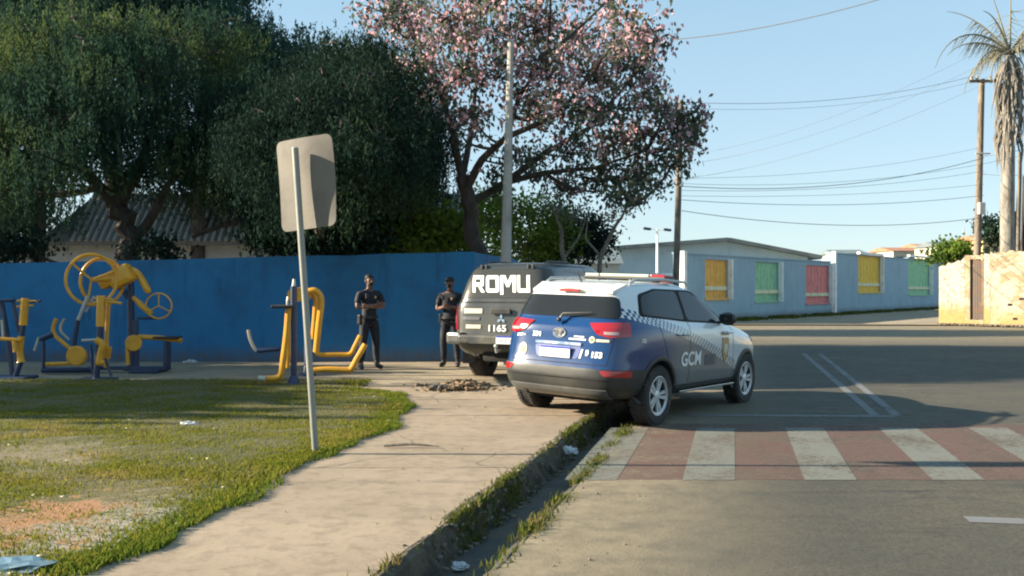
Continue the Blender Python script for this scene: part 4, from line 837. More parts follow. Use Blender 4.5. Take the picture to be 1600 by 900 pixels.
# right-hand masonry wall with a dark gate
b = NB('peeling_plaster'); v = b.world(); n1 = b.noise(1.1, 6, .7, v=v); n2 = b.noise(7, 5, .7, v=v); n3 = b.noise(50, 3, v=v)
n5 = b.noise(.55, 5, .75, v=v, dist=1.0); uu = b.node('ShaderNodeCombineXYZ'); x, y, z = b.xyz(v); b.set(uu.inputs[0], b.m1('SUBTRACT', b.m1('MULTIPLY', x, .7), b.m1('MULTIPLY', y, .7))); b.set(uu.inputs[1], z)
br = b.node('ShaderNodeTexBrick'); b.set(br.inputs['Vector'], uu.outputs[0]); br.inputs['Scale'].default_value = 4.0; b.set(br.inputs['Color1'], (.33, .16, .08)); b.set(br.inputs['Color2'], (.28, .165, .09)); b.set(br.inputs['Mortar'], (.40, .33, .24)); br.inputs['Mortar Size'].default_value = .03
c = b.mix(b.ramp(b.m1('ADD', n1, b.m1('MULTIPLY', n2, .35)), .64, .72), (.30, .245, .14), br.outputs[0]); c = b.mix(b.ramp(b.m1('ADD', n5, b.m1('MULTIPLY', n2, .3)), .64, .72), c, (.40, .375, .29)); c = b.mix(b.m1('MULTIPLY', b.ramp(b.m1('SUBTRACT', 1.0, n5), .52, .62), .6), c, (.17, .13, .085)); c = b.mix(b.m1('MULTIPLY', b.ramp(n2, .5, .7), .5), c, (.35, .285, .17)); c = b.mix(b.m1('MULTIPLY', b.ramp(z, .9, .1), b.ramp(n1, .3, .6)), c, (.38, .26, .10)); b.bump(b.m1('ADD', n1, n2), .5, .04); PLAST = b.fin(c, .9)
b = NB('old_whitewash'); v = b.world(); n1 = b.noise(1.4, 6, .7, v=v); n2 = b.noise(7, 5, .7, v=v); x, y, z = b.xyz(v)
c = b.mix(b.m1('MULTIPLY', b.ramp(b.m1('ADD', n2, b.m1('MULTIPLY', n1, .4)), .66, .84), .8), (.42, .40, .34), (.20, .165, .11)); c = b.mix(b.m1('MULTIPLY', b.ramp(b.m1('ADD', z, b.m1('MULTIPLY', n1, .8)), 1.5, .9), .85), c, (.36, .245, .07)); b.bump(n2, .4, .04); LIME = b.fin(c, .9)
B0 = Vector((18.1, 40.0)); BT = Vector((.72, -.694)).normalized(); BN = Vector((-BT.y, BT.x))
def bt(px): return wt(px, B0, BT)
def bw_pts(px0, px1, tops, j=.03):
    out = []; a, b_ = bt(px0), bt(px1); n = max(2, int(abs(b_-a)/.12))
    for i in range(n+1):
        t_ = a+(b_-a)*i/n; p = B0+BT*t_; tz = tops[0]+(tops[1]-tops[0])*i/n; out.append((p.x, p.y, -.1, tz+rng.gauss(0, j)))
    return out
e = .004
pw = thing('masonry_wall', (0, 0, 0), 'sunlit crumbling masonry wall at the right with a narrow dark gate', 'wall')
for px0, px1, tz, mt, nm in ((1467, 1507, (2.50, 2.78), LIME, 'whitewashed_stretch'), (1507.3, 1515.5, (2.92, 2.92), PLAST, 'gate_pier'), (1537.5, 1547, (2.96, 2.96), LIME, 'gate_pier'), (1547.3, 2100, (3.02, 3.25), PLAST, 'plastered_stretch')):
    o = wallrun(nm, bw_pts(px0, px1, tz, .035 if 'stretch' in nm else .012), .28, mt, None, None); o.parent = pw
a, b_ = bt(1515.5), bt(1537.5); p0, p1 = B0+BT*a, B0+BT*b_; mid = (p0+p1)/2; ang = math.atan2(BT.y, BT.x); RotZ = Matrix.Rotation(ang, 4, 'Z')
m = MB(); m.box((mid.x+BN.x*.14, mid.y+BN.y*.14, 2.84), ((p1-p0).length, .26, .16), RotZ); m.build('lintel', PLAST, pw)
m = MB(); m.box((mid.x+BN.x*.14, mid.y+BN.y*.14, .08), ((p1-p0).length-.004, .30, .34), RotZ); m.build('threshold', PLAST, pw)
gm = M['bark_dark']; gmt = dirty('rusty_gate', (.10, .075, .06), .7, 4, .5, 40, .2, dirt=(.20, .10, .05)); gl = (p1-p0).length
for k in range(6):
    c_ = p0+BT*(gl*(k+.5)/6)+BN*.10; m = MB(); m.box((c_.x, c_.y, 1.5), (gl/6-.015, .03, 2.45), RotZ); m.build('gate_board', gmt, pw)
# holes knocked in the wall
for px, py in ((1578, 476), (1596, 467), (1586, 498)):
    t_ = bt(px); p = B0+BT*t_; m = MB(); m.box((p.x-BN.x*.0, p.y-BN.y*.0, zz(py, p.y)), (.16, .03, .09), RotZ); m.build('wall_hole', M['dark_void'], pw)
def stonep(r):
    t_ = bt(1470)+(bt(1640)-bt(1470))*r.random(); p = B0+BT*t_-BN*abs(r.gauss(0, .4)); return (p.x, p.y, .06)
stones('wall_rubble', 400, stonep, .03, .14, STN, 'rubble along the foot of the masonry wall', seed=21)
# ---------------------------------------------------------------- trees
def quads_at(C, size, ar, droop, r_, vert=False):
    """leaf quads centred on C (n,3); droop 0..1 pulls the long axis downwards"""
    n = len(C); a = r_.normal(size=(n, 3)); a[:, 2] -= droop*3.0; a /= np.linalg.norm(a, axis=1)[:, None]
    b2 = r_.normal(size=(n, 3)); b2 = np.cross(a, b2); b2 /= np.linalg.norm(b2, axis=1)[:, None]
    s = size*r_.uniform(.6, 1.35, n)[:, None]; A = a*s*.5; B = b2*s*.5*ar
    V = np.empty((n, 4, 3)); V[:, 0] = C-A; V[:, 1] = C+B*1.0-A*.1; V[:, 2] = C+A; V[:, 3] = C-B*1.0-A*.1
    return V.reshape(-1, 3), (np.arange(n)[:, None]*4+np.arange(4)[None])
def lobe_pts(r_, c, rad, n, shell=.55, lump=.45):
    u = r_.normal(size=(n, 3)); u /= np.linalg.norm(u, axis=1)[:, None]
    k = shell+(1-shell)*r_.random(n)**.6; k *= 1+lump*(np.sin(u[:, 0]*5+c[0])*np.sin(u[:, 2]*6+c[2])*np.cos(u[:, 1]*4+c[1]))
    return np.array(c)+u*k[:, None]*np.array(rad)
def bez(a, b_, bend, n=7):
    a, b_ = Vector(a), Vector(b_); c_ = (a+b_)/2+Vector(bend); return [a*(1-t)**2+c_*2*t*(1-t)+b_*t*t for t in [k/n for k in range(n+1)]]
def rough(lobes, seed, k=.9):
    q = random.Random(seed); out = list(lobes)
    for c_, rad, wt_ in lobes:
        for _ in range(2):
            a, e_ = q.uniform(0, 6.28), q.uniform(-.3, 1.3); out.append(((c_[0]+math.cos(a)*math.cos(e_)*rad[0]*k, c_[1]+math.sin(a)*math.cos(e_)*rad[1]*k, c_[2]+math.sin(e_)*rad[2]*k), (rad[0]*.36, rad[1]*.36, rad[2]*.42), wt_*.13))
    return out
def make_tree(name, label, loc, limbs, lobes, barkm, leafs, seed, nclus, per, spread, size, ar, droop, shell=.5, twigs=.5, strands=False, cat='tree', group=None, twr=.012):
    """limbs: list of (points, r0, r1) in world space; lobes: (centre, radii, weight)"""
    r_ = np.random.default_rng(seed); rr = random.Random(seed); root = thing(name, loc, label, cat, group); L0 = Vector(loc)
    tm = MB(); nodes = []
    for p, r0, r1 in limbs:
        p = [Vector(q)-L0 for q in p]; q2 = []
        for a, b_ in zip(p, p[1:]):
            for k in range(4): q2.append(a.lerp(b_, k/4)+Vector((rr.gauss(0, .3), rr.gauss(0, .3), 0))*r1)
        q2.append(p[-1]); N = len(q2); tm.tube(q2, [r0+(r1-r0)*k/(N-1) for k in range(N)], 9); nodes += q2[2:]
    for i, (c_, rad, wt_) in enumerate(lobes):
        c_ = Vector(c_)-L0; cand = sorted(nodes, key=lambda q: (q-c_).length+max(0, q.z-c_.z)*1.5)[0]
        br = bez(cand, c_, (rr.gauss(0, .3), rr.gauss(0, .3), -.15*(c_-cand).length+rr.gauss(0, .2)), 6); l_ = (c_-cand).length
        tm.tube(br, [max(.014, .026*l_**.7)*(1-.75*k/6)+.008 for k in range(7)], 6)
    tm.build('trunk', barkm, root)
    W = np.array([q[2] for q in lobes], float); W /= W.sum(); CC = []; tw = MB()
    for (c_, rad, wt_), wgt in zip(lobes, W):
        n = int(nclus*wgt); P_ = lobe_pts(r_, np.array(c_)-np.array(loc), rad, n, shell); CC.append(P_); base = Vector(c_)-L0
        for k in range(0, n, max(1, int(1/twigs))):
            q = Vector(P_[k]); m_ = base.lerp(q, .15); tw.tube(bez(m_, q, (rr.gauss(0, .12), rr.gauss(0, .12), rr.gauss(0, .12)), 3), [twr*2.2, twr*1.6, twr, twr*.5], 3, False)
    o = tw.build('twigs', barkm, root); o['kind'] = 'stuff'
    C = np.concatenate(CC)
    if strands:                                       # leaves hang in strands below each cluster point
        n = len(C); ns = 5; base = np.repeat(C, ns, 0)+r_.normal(size=(n*ns, 3))*spread*np.array([1, 1, .5]); ln = r_.uniform(.3, 1.25, n*ns)
        t = np.repeat(r_.random((n*ns, per)), 1, 1); pos = np.repeat(base, per, 0); tt = t.reshape(-1); pos[:, 2] -= tt*np.repeat(ln, per); pos += r_.normal(size=pos.shape)*.035; C2 = pos
    else:
        C2 = np.repeat(C, per, 0)+r_.normal(size=(len(C)*per, 3))*spread
    for lm, nm, frac, filt in leafs:
        sel = C2[filt(C2+np.array(loc), r_)] if filt is not None else C2
        if frac < 1: sel = sel[r_.random(len(sel)) < frac]
        V, F = quads_at(sel, size if nm != 'blossom' else size*.8, ar if nm != 'blossom' else .9, droop, r_); npmesh(nm, V, F, lm, root)['kind'] = 'stuff'
    return root
def pl(x0, y0, D): return tuple(P(x0, y0, D))
# big drooping tree over the yard, left
D1 = 23.
limbs = [([(P(207, 451, D1).x, D1, 0), pl(205, 395, D1), pl(190, 340, D1), pl(178, 310, D1)], .30, .22), ([pl(184, 325, D1), pl(130, 262, D1-.5), pl(90, 215, D1-.8), pl(60, 150, D1)], .17, .06),
    ([pl(182, 318, D1), pl(215, 268, D1+.3), pl(240, 200, D1+.4), pl(250, 120, D1)], .18, .06), ([pl(180, 316, D1), pl(165, 250, D1+1), pl(160, 160, D1+1), pl(150, 60, D1+1)], .16, .05), ([pl(200, 385, D1), pl(235, 345, D1), pl(262, 290, D1-.5), pl(310, 240, D1)], .15, .05)]
def L(px, py, D, rx, ry, rz, w_=None): return (pl(px, py, D), (rx, ry, rz), w_ if w_ else (rx*ry+rx*rz))
lob = [L(40, 140, D1, 2.0, 2.0, 1.1), L(120, 175, D1-1.2, 1.7, 1.7, 1.0), L(20, 235, D1-.6, 1.3, 1.5, .8), L(110, 235, D1-1.6, 1.2, 1.2, .7), L(215, 120, D1-.5, 1.9, 2.0, 1.0), L(300, 170, D1+.2, 1.7, 1.8, 1.0), L(230, 205, D1-.8, 1.5, 1.4, .9),
    L(340, 235, D1, 1.5, 1.6, .7), L(260, 265, D1+.6, 1.5, 1.4, .5), L(390, 180, D1, 1.5, 1.6, 1.0), L(-40, 180, D1, 1.6, 1.8, 1.4), L(150, 75, D1+1, 2.2, 2.0, 1.1), L(60, 60, D1+1.5, 2.2, 2.0, 1.2), L(280, 70, D1+1.5, 2.0, 2.0, 1.0), L(10, 300, D1+.8, 1.3, 1.3, .6)]
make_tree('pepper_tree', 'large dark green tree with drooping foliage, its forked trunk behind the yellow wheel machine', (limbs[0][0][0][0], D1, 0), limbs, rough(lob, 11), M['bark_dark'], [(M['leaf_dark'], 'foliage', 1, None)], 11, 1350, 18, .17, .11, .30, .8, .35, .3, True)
# the second dark crown, right of it
D2 = 23.5
limbs = [([(P(520, 451, D2).x, D2, 0), pl(515, 380, D2), pl(500, 310, D2), pl(520, 230, D2)], .28, .14), ([pl(505, 330, D2), pl(440, 290, D2), pl(400, 240, D2)], .14, .06), ([pl(510, 300, D2), pl(580, 250, D2), pl(620, 180, D2)], .14, .05), ([pl(505, 370, D2), pl(400, 345, D2), pl(350, 350, D2), pl(300, 370, D2)], .12, .05)]
lob = [L(440, 230, 20.5, 1.3, 1.4, .8), L(540, 245, 20.0, 1.3, 1.4, .8), L(500, 180, 20.0, 1.3, 1.4, .8), L(600, 215, 20.0, 1.2, 1.4, .8), L(570, 190, 19.2, 1.1, 1.2, .7), L(480, 240, 18.8, 1.1, 1.2, .7), L(470, 160, 17.6, 1.0, 1.1, .8), L(550, 170, 17.2, 1.0, 1.1, .8), L(620, 200, 17.4, .8, 1.1, .7), L(520, 230, 16.6, 1.0, 1.0, .7), L(590, 215, 16.4, .8, 1.0, .6), L(640, 240, 17.6, .5, 1.1, .5), L(500, 265, 17.2, 1.1, 1.1, .5), L(550, 110, 20.5, 1.1, 1.2, .7), L(600, 110, 18.6, .8, 1.0, .5), L(430, 220, 17.6, 1.0, 1.0, .8), L(430, 165, D2, 1.7, 1.8, 1.1), L(520, 130, D2, 1.8, 1.8, 1.2), L(590, 130, D2+.3, 1.6, 1.6, 1.2), L(610, 210, D2, 1.6, 1.7, 1.1), L(660, 260, D2-.3, 1.0, 1.2, 1.1), L(540, 230, D2-.6, 1.9, 1.6, 1.2), L(450, 260, D2, 1.9, 1.6, 1.2), L(520, 310, D2+.4, 2.0, 1.5, .8), L(620, 275, D2+.4, 1.2, 1.3, .7), L(450, 315, D2+1.2, 1.3, 1.3, .4), L(565, 80, D2+.5, 1.0, 1.2, .5), L(500, 350, D2+1.5, 1.8, 1, .5)]
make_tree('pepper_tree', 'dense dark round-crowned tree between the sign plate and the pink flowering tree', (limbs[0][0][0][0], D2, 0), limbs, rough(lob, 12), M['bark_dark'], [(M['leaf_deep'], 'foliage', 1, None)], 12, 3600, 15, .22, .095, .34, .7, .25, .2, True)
# taller blue-green crowns further back
D3 = 33.
limbs = [([(P(60, 451, D3).x, D3, 0), pl(60, 300, D3), pl(80, 150, D3)], .3, .14)]
lob = [L(40, 20, D3, 2.8, 2.2, 1.6), L(130, 40, D3, 2.4, 2.2, 1.6), L(200, 20, D3, 2.4, 2.2, 1.8), L(0, 90, D3, 2.5, 2.0, 1.8), L(100, -30, D3, 3.4, 2.4, 1.6), L(60, 160, D3, 3.4, 2.4, 2.2), L(-60, 40, D3, 2.8, 2.4, 2.2), L(0, 250, D3, 2.4, 2.0, 2.0), L(40, 320, D3, 2.0, 1.8, 1.2), L(-60, 300, D3, 2.4, 2, 2)]
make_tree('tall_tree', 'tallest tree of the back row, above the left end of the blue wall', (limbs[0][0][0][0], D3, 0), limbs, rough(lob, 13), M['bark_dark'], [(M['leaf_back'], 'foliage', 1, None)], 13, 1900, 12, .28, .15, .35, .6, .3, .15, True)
limbs = [([(P(310, 451, D3).x, D3, 0), pl(310, 300, D3), pl(320, 120, D3)], .3, .14)]
lob = [L(310, 20, D3, 1.9, 2.0, 1.3), L(360, 60, D3, 1.7, 2.0, 1.2), L(280, 60, D3, 2.0, 2.0, 1.6), L(400, 110, D3, 1.7, 2, 1.4), L(330, 130, D3, 2.6, 2, 1.8), L(230, 0, D3, 2.2, 2, 1.8), L(300, -40, D3, 2.0, 2, 1.2), L(440, 160, D3, 2.2, 2, 1.6), L(430, 90, D3, 1.5, 1.6, 1.0), L(480, 80, D3, 1.3, 1.5, .9), L(380, 50, D3, 1.3, 1.5, 1.0), L(470, 240, D3, 2.6, 2, 2), L(350, 250, D3, 2.4, 2, 1.4), L(580, 200, D3, 2.2, 2, 2)]
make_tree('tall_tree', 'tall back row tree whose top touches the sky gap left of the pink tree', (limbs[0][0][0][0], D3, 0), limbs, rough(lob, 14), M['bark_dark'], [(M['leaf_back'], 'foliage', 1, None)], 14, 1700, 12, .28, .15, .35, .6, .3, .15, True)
# trees left of the frame that shade the yard, the lawn and the road
for k, (x_, y_, zc, rx, sd_) in enumerate(((-19, 17.5, 4.6, 3.0, 41), (-25, 22, 6, 4, 42), (-15.5, 12.9, 4.6, 2.2, 43))):
    limbs = [([(x_, y_, 0), (x_+.1, y_, zc*.5), (x_, y_+.2, zc)], .22, .1)]
    lob = [((x_+rng.gauss(0, rx*.45), y_+rng.gauss(0, rx*.35), zc+rng.gauss(0, .7)), (rx*.55, rx*.55, rx*.42), 1) for _ in range(8)]
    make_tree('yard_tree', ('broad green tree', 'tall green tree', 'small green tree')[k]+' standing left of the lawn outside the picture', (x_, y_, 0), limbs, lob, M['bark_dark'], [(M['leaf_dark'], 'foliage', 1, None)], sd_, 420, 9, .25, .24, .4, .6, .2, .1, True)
# pink flowering tree
D4 = 20.3
limbs = [([(P(742, 451, D4).x, D4, 0), pl(740, 390, D4), pl(733, 330, D4), pl(722, 275, D4)], .20, .15),
    ([pl(724, 285, D4), pl(708, 210, D4), pl(690, 150, D4), pl(668, 100, D4), pl(640, 50, D4)], .095, .025), ([pl(726, 300, D4), pl(752, 250, D4-.3), pl(790, 215, D4-.5), pl(812, 150, D4-.5), pl(850, 90, D4)], .10, .025),
    ([pl(735, 318, D4), pl(790, 285, D4+.4), pl(850, 270, D4+.6), pl(930, 262, D4+.5), pl(1010, 235, D4)], .095, .02), ([pl(722, 275, D4), pl(735, 215, D4+.8), pl(745, 130, D4+1), pl(740, 60, D4+1)], .085, .02),
    ([pl(790, 285, D4+.4), pl(850, 240, D4), pl(920, 200, D4-.4), pl(980, 130, D4-.4)], .08, .025), ([pl(790, 215, D4-.5), pl(870, 180, D4-.8), pl(930, 110, D4-.8)], .07, .02), ([pl(930, 262, D4+.5), pl(970, 290, D4+.4), pl(985, 320, D4+.2)], .05, .02), ([pl(850, 270, D4+.6), pl(890, 295, D4+.8), pl(930, 300, D4+.6)], .05, .02)]
lob = []
for px, py, rx, rz, w_ in ((600, 20, .8, .5, 1.2), (650, 45, .9, .6, 1.6), (700, 30, 1.0, .7, 1.6), (660, 110, .7, .6, 1.0), (720, 110, .8, .6, 1.2), (770, 50, 1.0, .7, 1.8), (780, 120, .9, .6, 1.2), (840, 40, 1.0, .7, 1.8), (850, 110, 1.0, .6, 1.8), (905, 60, 1.0, .7, 1.8), (930, 120, 1.0, .6, 1.8), (985, 50, .8, .6, 1.3), (990, 100, .8, .5, 1.4), (1030, 60, .5, .3, .5), (890, 170, 1.0, .5, 1.8), (830, 180, .8, .5, 1.0), (960, 170, .9, .5, 1.5), (1010, 150, .5, .4, .7), (740, 180, .7, .5, .8),
    (960, 225, 1.0, .6, 2.2), (1010, 210, .8, .6, 1.6), (1055, 200, .6, .6, 1.4), (1085, 190, .4, .35, .9), (1085, 220, .3, .4, .6), (1050, 255, .6, .5, 1.2), (990, 270, .9, .5, 2.0), (930, 280, .9, .5, 1.8), (880, 240, .9, .5, 1.6), (830, 250, .8, .45, 1.1), (870, 290, .8, .4, 1.3), (975, 310, .6, .35, 1.0), (1020, 290, .4, .3, .5), (790, 250, .6, .4, .7), (770, 285, .5, .3, .6), (720, 205, .5, .5, .6), (680, 175, .5, .4, .5), (1040, 165, .3, .3, .3), (745, -20, 1.2, .6, 1.6), (860, -30, 1.3, .6, 1.8), (640, -15, 1.0, .5, 1.4), (960, -10, .9, .4, 1.0)):
    D = max(D4+rng.gauss(-.3, 1.3), 19.4 if 735 < px < 860 else 17.2); lob.append(L(px, py, D, rx, rx*1.1, rz, w_*(.72 if py > 195 else 1)))
def pinkf(C, r_):
    zl, x_ = C[:, 2], C[:, 0]; pr = np.clip((zl-3.7)*.26, .04, .75)+.10*np.sin(C[:, 0]*2.1+C[:, 1])*np.sin(zl*2.7); cl_ = np.sin(C[:, 0]*7+C[:, 2]*3)+np.sin(C[:, 2]*8-C[:, 1]*5)+np.sin(C[:, 1]*9+C[:, 0]*4); return r_.random(len(C)) < np.clip(pr*(.25+1.6*(cl_ > .1)), .02, .95)
make_tree('pink_flowering_tree', 'open-crowned tree with pink blossom leaning over the pickup', (limbs[0][0][0][0], D4, 0), limbs, lob, M['bark_dark'], [(M['leaf_ipe'], 'foliage', .62, None), (M['petal'], 'blossom', .62, pinkf)], 15, 1650, 16, .12, .125, .5, .45, .15, .5, False, twr=.009)
# slender leaning stems beyond the pickup
D5 = 31.5
for k, (pp, lb_, ll) in enumerate((([(P(930, 451, D5).x, D5, 0), pl(938, 400, D5), pl(958, 360, D5), pl(982, 320, D5)], [L(985, 312, D5, .7, .7, .4, 1), L(960, 335, D5, .4, .4, .25, .4)], 'slender leaning sapling whose bare stem crosses the sky left of the street lamp'), ([(P(885, 451, D5).x, D5, 0), pl(880, 405, D5), pl(876, 360, D5), pl(868, 330, D5)], [L(872, 325, D5, .7, .7, .5, 1), L(900, 340, D5, .6, .6, .4, .8)], 'thin pale-stemmed young tree behind the pickup roof'))):
    lm_ = [(pp, .10, .04), ([pp[1], (pp[1][0]+(.5 if k else -.5), D5, 3.2), (pp[1][0]+(.8 if k else -.4), D5, 4.0)], .05, .015)]
    make_tree('young_tree', ll, (pp[0][0], D5, 0), lm_, lb_, M['bark_pale'], [(M['leaf_ipe'], 'foliage', 1, None)], 50+k, 40, 10, .13, .12, .5, .4, .3, .5)
# leafy shrubs above the blue wall
for k, (c_, mt, lab, ncl, sd_) in enumerate(([[L(640, 345, 21.5, .9, .8, .5), L(690, 365, 21.3, .8, .7, .5), L(610, 370, 21.6, .7, .7, .5), L(650, 385, 21.3, .9, .7, .4), L(720, 380, 21.5, .6, .6, .5), L(610, 335, 21.9, .5, .5, .35)], 'leaf_lit', 'sunlit yellow-green shrub showing over the right end of the blue wall', 520, 61],
        [[L(770, 350, 32.4, 1.2, 1.0, 1.0), L(830, 330, 32.6, 1.35, 1.1, .8), L(810, 385, 32.4, 1.6, 1.1, .9), L(760, 320, 32.7, .95, .9, .7), L(860, 370, 32.8, 1.2, 1.0, .8)], 'leaf_lit', 'leafy green tree behind the concrete pole and the pickup roof', 560, 62],
        [[L(895, 360, 34, 1.25, 1, .9), L(925, 370, 34.2, .9, .8, .7), L(870, 395, 34, 1.5, 1, .7), L(940, 385, 34, .45, .4, .35)], 'leaf_deep', 'dark rounded tree behind the slender stems right of the pickup roof', 520, 63])):
    bx_ = c_[0][0][0]; by = c_[0][0][1]; lm_ = [([(bx_, by, 0), (bx_+.1, by, 1.2), (bx_+.2, by, 2.4)], .12, .05), ([(bx_, by, .8), (bx_-.6, by, 1.8), (bx_-.8, by, 2.6)], .07, .03)]
    make_tree('leafy_shrub' if k == 0 else 'leafy_tree', lab, (bx_, by, 0), lm_, c_, M['bark_pale'], [(M[mt], 'foliage', 1, None)], sd_, ncl, 16, .15, .13, .6, .3, .3, .2, cat='shrub' if k == 0 else 'tree')
# low growth under the trees, just behind the wall
c_ = [L(x_, 378+rng.gauss(0, 6), 20.6, .8, .7, .35) for x_ in (440, 500, 560)]+[L(245, 392, 22, .6, .5, .2), L(20, 385, 22, .7, .7, .4)]
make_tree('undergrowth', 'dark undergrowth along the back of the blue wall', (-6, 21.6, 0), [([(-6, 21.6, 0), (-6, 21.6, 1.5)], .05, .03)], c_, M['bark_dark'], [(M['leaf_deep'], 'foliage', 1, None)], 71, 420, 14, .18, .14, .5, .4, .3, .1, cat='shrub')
# growth beyond the right-hand walls and on the far verge
c_ = [L(1490, 392, 47, .9, .8, .5), L(1470, 400, 47, .7, .7, .4), L(1505, 398, 47, .7, .7, .5)]
make_tree('leafy_shrub', 'green shrub growing above the whitewashed wall end', (c_[0][0][0], 47, 0), [([(c_[0][0][0], 47, 0), (c_[0][0][0], 47, 2.6)], .06, .03)], c_, M['bark_pale'], [(M['leaf_lit'], 'foliage', 1, None)], 72, 130, 16, .2, .2, .6, .4, .3, .2, cat='shrub')
c_ = [L(1545, 352, 50, .7, .6, .4), L(1555, 368, 50, .5, .5, .5)]
make_tree('leafy_tree', 'small green tree between the utility pole and the palm trunk', (c_[1][0][0], 50, 0), [([(c_[1][0][0], 50, 0), (c_[1][0][0], 50, 4)], .08, .04)], c_, M['bark_pale'], [(M['leaf_deep'], 'foliage', 1, None)], 73, 70, 16, .2, .2, .6, .4, .3, .2)
n = 9000; X = nr.uniform(wt(1120), wt(1470), n); cl = np.sin(X*1.3)+np.sin(X*3.1); X = X[cl > -.2]; off = np.abs(nr.normal(0, .35, len(X)))
blades('verge_weeds', W0.x+WT.x*X+WN.x*off, W0.y+WT.y*X+WN.y*off, np.full(len(X), .04), .16, M['weed'], .03, .9, 'weeds along the foot of the pale window wall', 'weeds')
# ---------------------------------------------------------------- palm
DP = 42.
def build_palm():
    base = P(1574, 451, DP); t = thing('palm_tree', (base.x, DP, 0), 'tall palm with shaggy trunk and drooping dry fronds', 'palm'); O = Vector((base.x, DP, 0)); r = random.Random(5)
    tr = MB(); pts_ = [Vector((0, 0, 0))]+[P(px, py, DP)-O for px, py in ((1574, 400), (1574, 330), (1575, 250), (1576, 190), (1577, 130), (1578, 88))]; tr.tube(pts_, [.33, .31, .30, .28, .27, .26, .2], 14); tr.build('trunk', M['bark_palm'], t)
    top = pts_[-1]
    # skirt of dead leaf bases hugging the trunk
    sk_ = MB()
    for k in range(150):
        a = r.random()*6.28; zt = top.z-.1-3.6*r.random()**1.3; l_ = r.uniform(.7, 2.0); rad = .36+.16*r.random(); c_ = Vector((top.x*.9, 0, 0))
        p0 = c_+Vector((math.cos(a)*rad*.8, math.sin(a)*rad*.8, zt)); p1 = c_+Vector((math.cos(a)*rad*1.25, math.sin(a)*rad*1.25, zt-l_*.5)); p2 = c_+Vector((math.cos(a)*rad*1.1, math.sin(a)*rad*1.1, zt-l_)); sk_.tube([p0, p1, p2], [.045, .035, .01], 4)
    sk_.build('dead_leaf_skirt', M['bark_palm'], t)['kind'] = 'stuff'
    def frond(az, up, length, droop, nleaf, mat='frond', hang=.7):
        m = MB(); N = 12; pos = top+Vector((0, 0, .1)); d = Vector((math.cos(az)*math.cos(up), math.sin(az)*math.cos(up), math.sin(up))); st = length/N; pts2 = [pos.copy()]
        for k in range(N): pos = pos+d*st; d = (d+Vector((0, 0, -droop*(.4+k/N)))).normalized(); pts2.append(pos.copy())
        m.tube(pts2, [.05*(1-k/(N+1))+.008 for k in range(N+1)], 5)
        for k in range(int(nleaf*.6)):
            q = .12+.88*(k+r.random())/nleaf; i = min(N-1, int(q*N)); p = pts2[i].lerp(pts2[i+1], q*N-i); tg = (pts2[i+1]-pts2[i]).normalized(); sd2 = tg.cross(Vector((0, 0, 1))); sd2 = sd2.normalized() if sd2.length > .01 else Vector((1, 0, 0)); s = r.choice((-1, 1)); ll = .75*math.sin(math.pi*min(1, q*.85+.12))+.1
            dd = (sd2*s*(1-hang)+tg*.5+Vector((0, 0, -hang*r.uniform(.6, 1.5)))).normalized(); e1 = p+dd*ll; w2 = tg*.022; m.add([p-w2, p+w2, e1+Vector((0, 0, -.05))], [(0, 1, 2)])
        o = m.build('frond', M[mat], t); return o
    for az, up, ln, dr, nl in ((3.1, .55, 3.0, .16, 60), (2.9, .95, 3.4, .10, 50), (3.4, .25, 3.0, .26, 60), (3.25, .75, 4.4, .30, 40), (0.1, .6, 3.0, .18, 60), (-.2, .25, 2.8, .25, 60), (.4, .9, 3.0, .12, 50), (1.6, .5, 3.0, .2, 50), (-1.5, .55, 2.8, .22, 50), (2.4, .2, 2.8, .3, 60), (-2.4, .1, 2.5, .34, 60), (.9, .2, 2.6, .3, 50), (4.0, .9, 3.0, .12, 40), (-1.0, 1.0, 2.8, .1, 40), (3.0, 1.3, 2.8, .03, 40), (1.0, 1.45, 3.2, .02, 40)):
        frond(az+r.gauss(0, .1), up, ln, dr, nl)
    for a in (.25, .4): frond(3.3+a, -.9, 3.2, .2, 60, 'bark_palm', .95)
    return t
build_palm()
# dark bare stakes right of the palm
st = thing('bamboo_clump', (P(1594, 451, 43).x, 43, 0), 'clump of tall bare dark stakes right of the palm trunk', 'bamboo'); O = st.location.copy()
for k, (x0, x1, y1) in enumerate(((1586, 1592, 262), (1591, 1596, 240), (1596, 1599, 275), (1600, 1604, 250), (1583, 1586, 330), (1606, 1609, 290))):
    m = MB(); D = 43+.2*(k % 3); m.tube([(P(x0, 451, D).x-O.x, D-43, 0), Vector(pl(x0+1, 380, D))-O, Vector(pl(x1, y1, D))-O], [.07, .06, .035], 7); m.build('stem', M['bark_dark'], st)
# ---------------------------------------------------------------- poles, lamp, cables
WOODP = bark('grey_pole_wood', (.20, .165, .13)); CP = dirty('pole_concrete', (.36, .345, .31), .85, 3, .4, 40, .3)
def pole(name, label, px, D, ytop, r0, r1, mat, leanpx=0, n=12):
    b0 = P(px, 451, D); t = thing(name, (b0.x, D, 0), label, 'utility pole'); m = MB(); tp = P(px+leanpx, ytop, D); m.tube([(0, 0, -.3), (tp.x-b0.x, 0, tp.z)], [r0, r1], n); m.build('shaft', mat, t); return t, tp-Vector((b0.x, D, 0))
t, tp = pole('concrete_pole', 'tapering grey concrete pole rising behind the pickup roof', 786, 18.1, 62, .135, .055, CP, 12, 8)
m = MB(); [m.box((tp.x*.55, -.11, z_), (.03, .03, .03)) for z_ in (4.2,)]; m.build('pole_bolt', M['galv'], t)
t, tp1 = pole('utility_pole', 'dark round utility pole behind the SUV, foliage touching its top', 1054, 35, 157, .135, .10, WOODP, 10)
m = MB(); m.box((tp1.x-.02, -.15, tp1.z-2.6), (.10, .10, .5)); m.build('bracket', M['galv'], t)
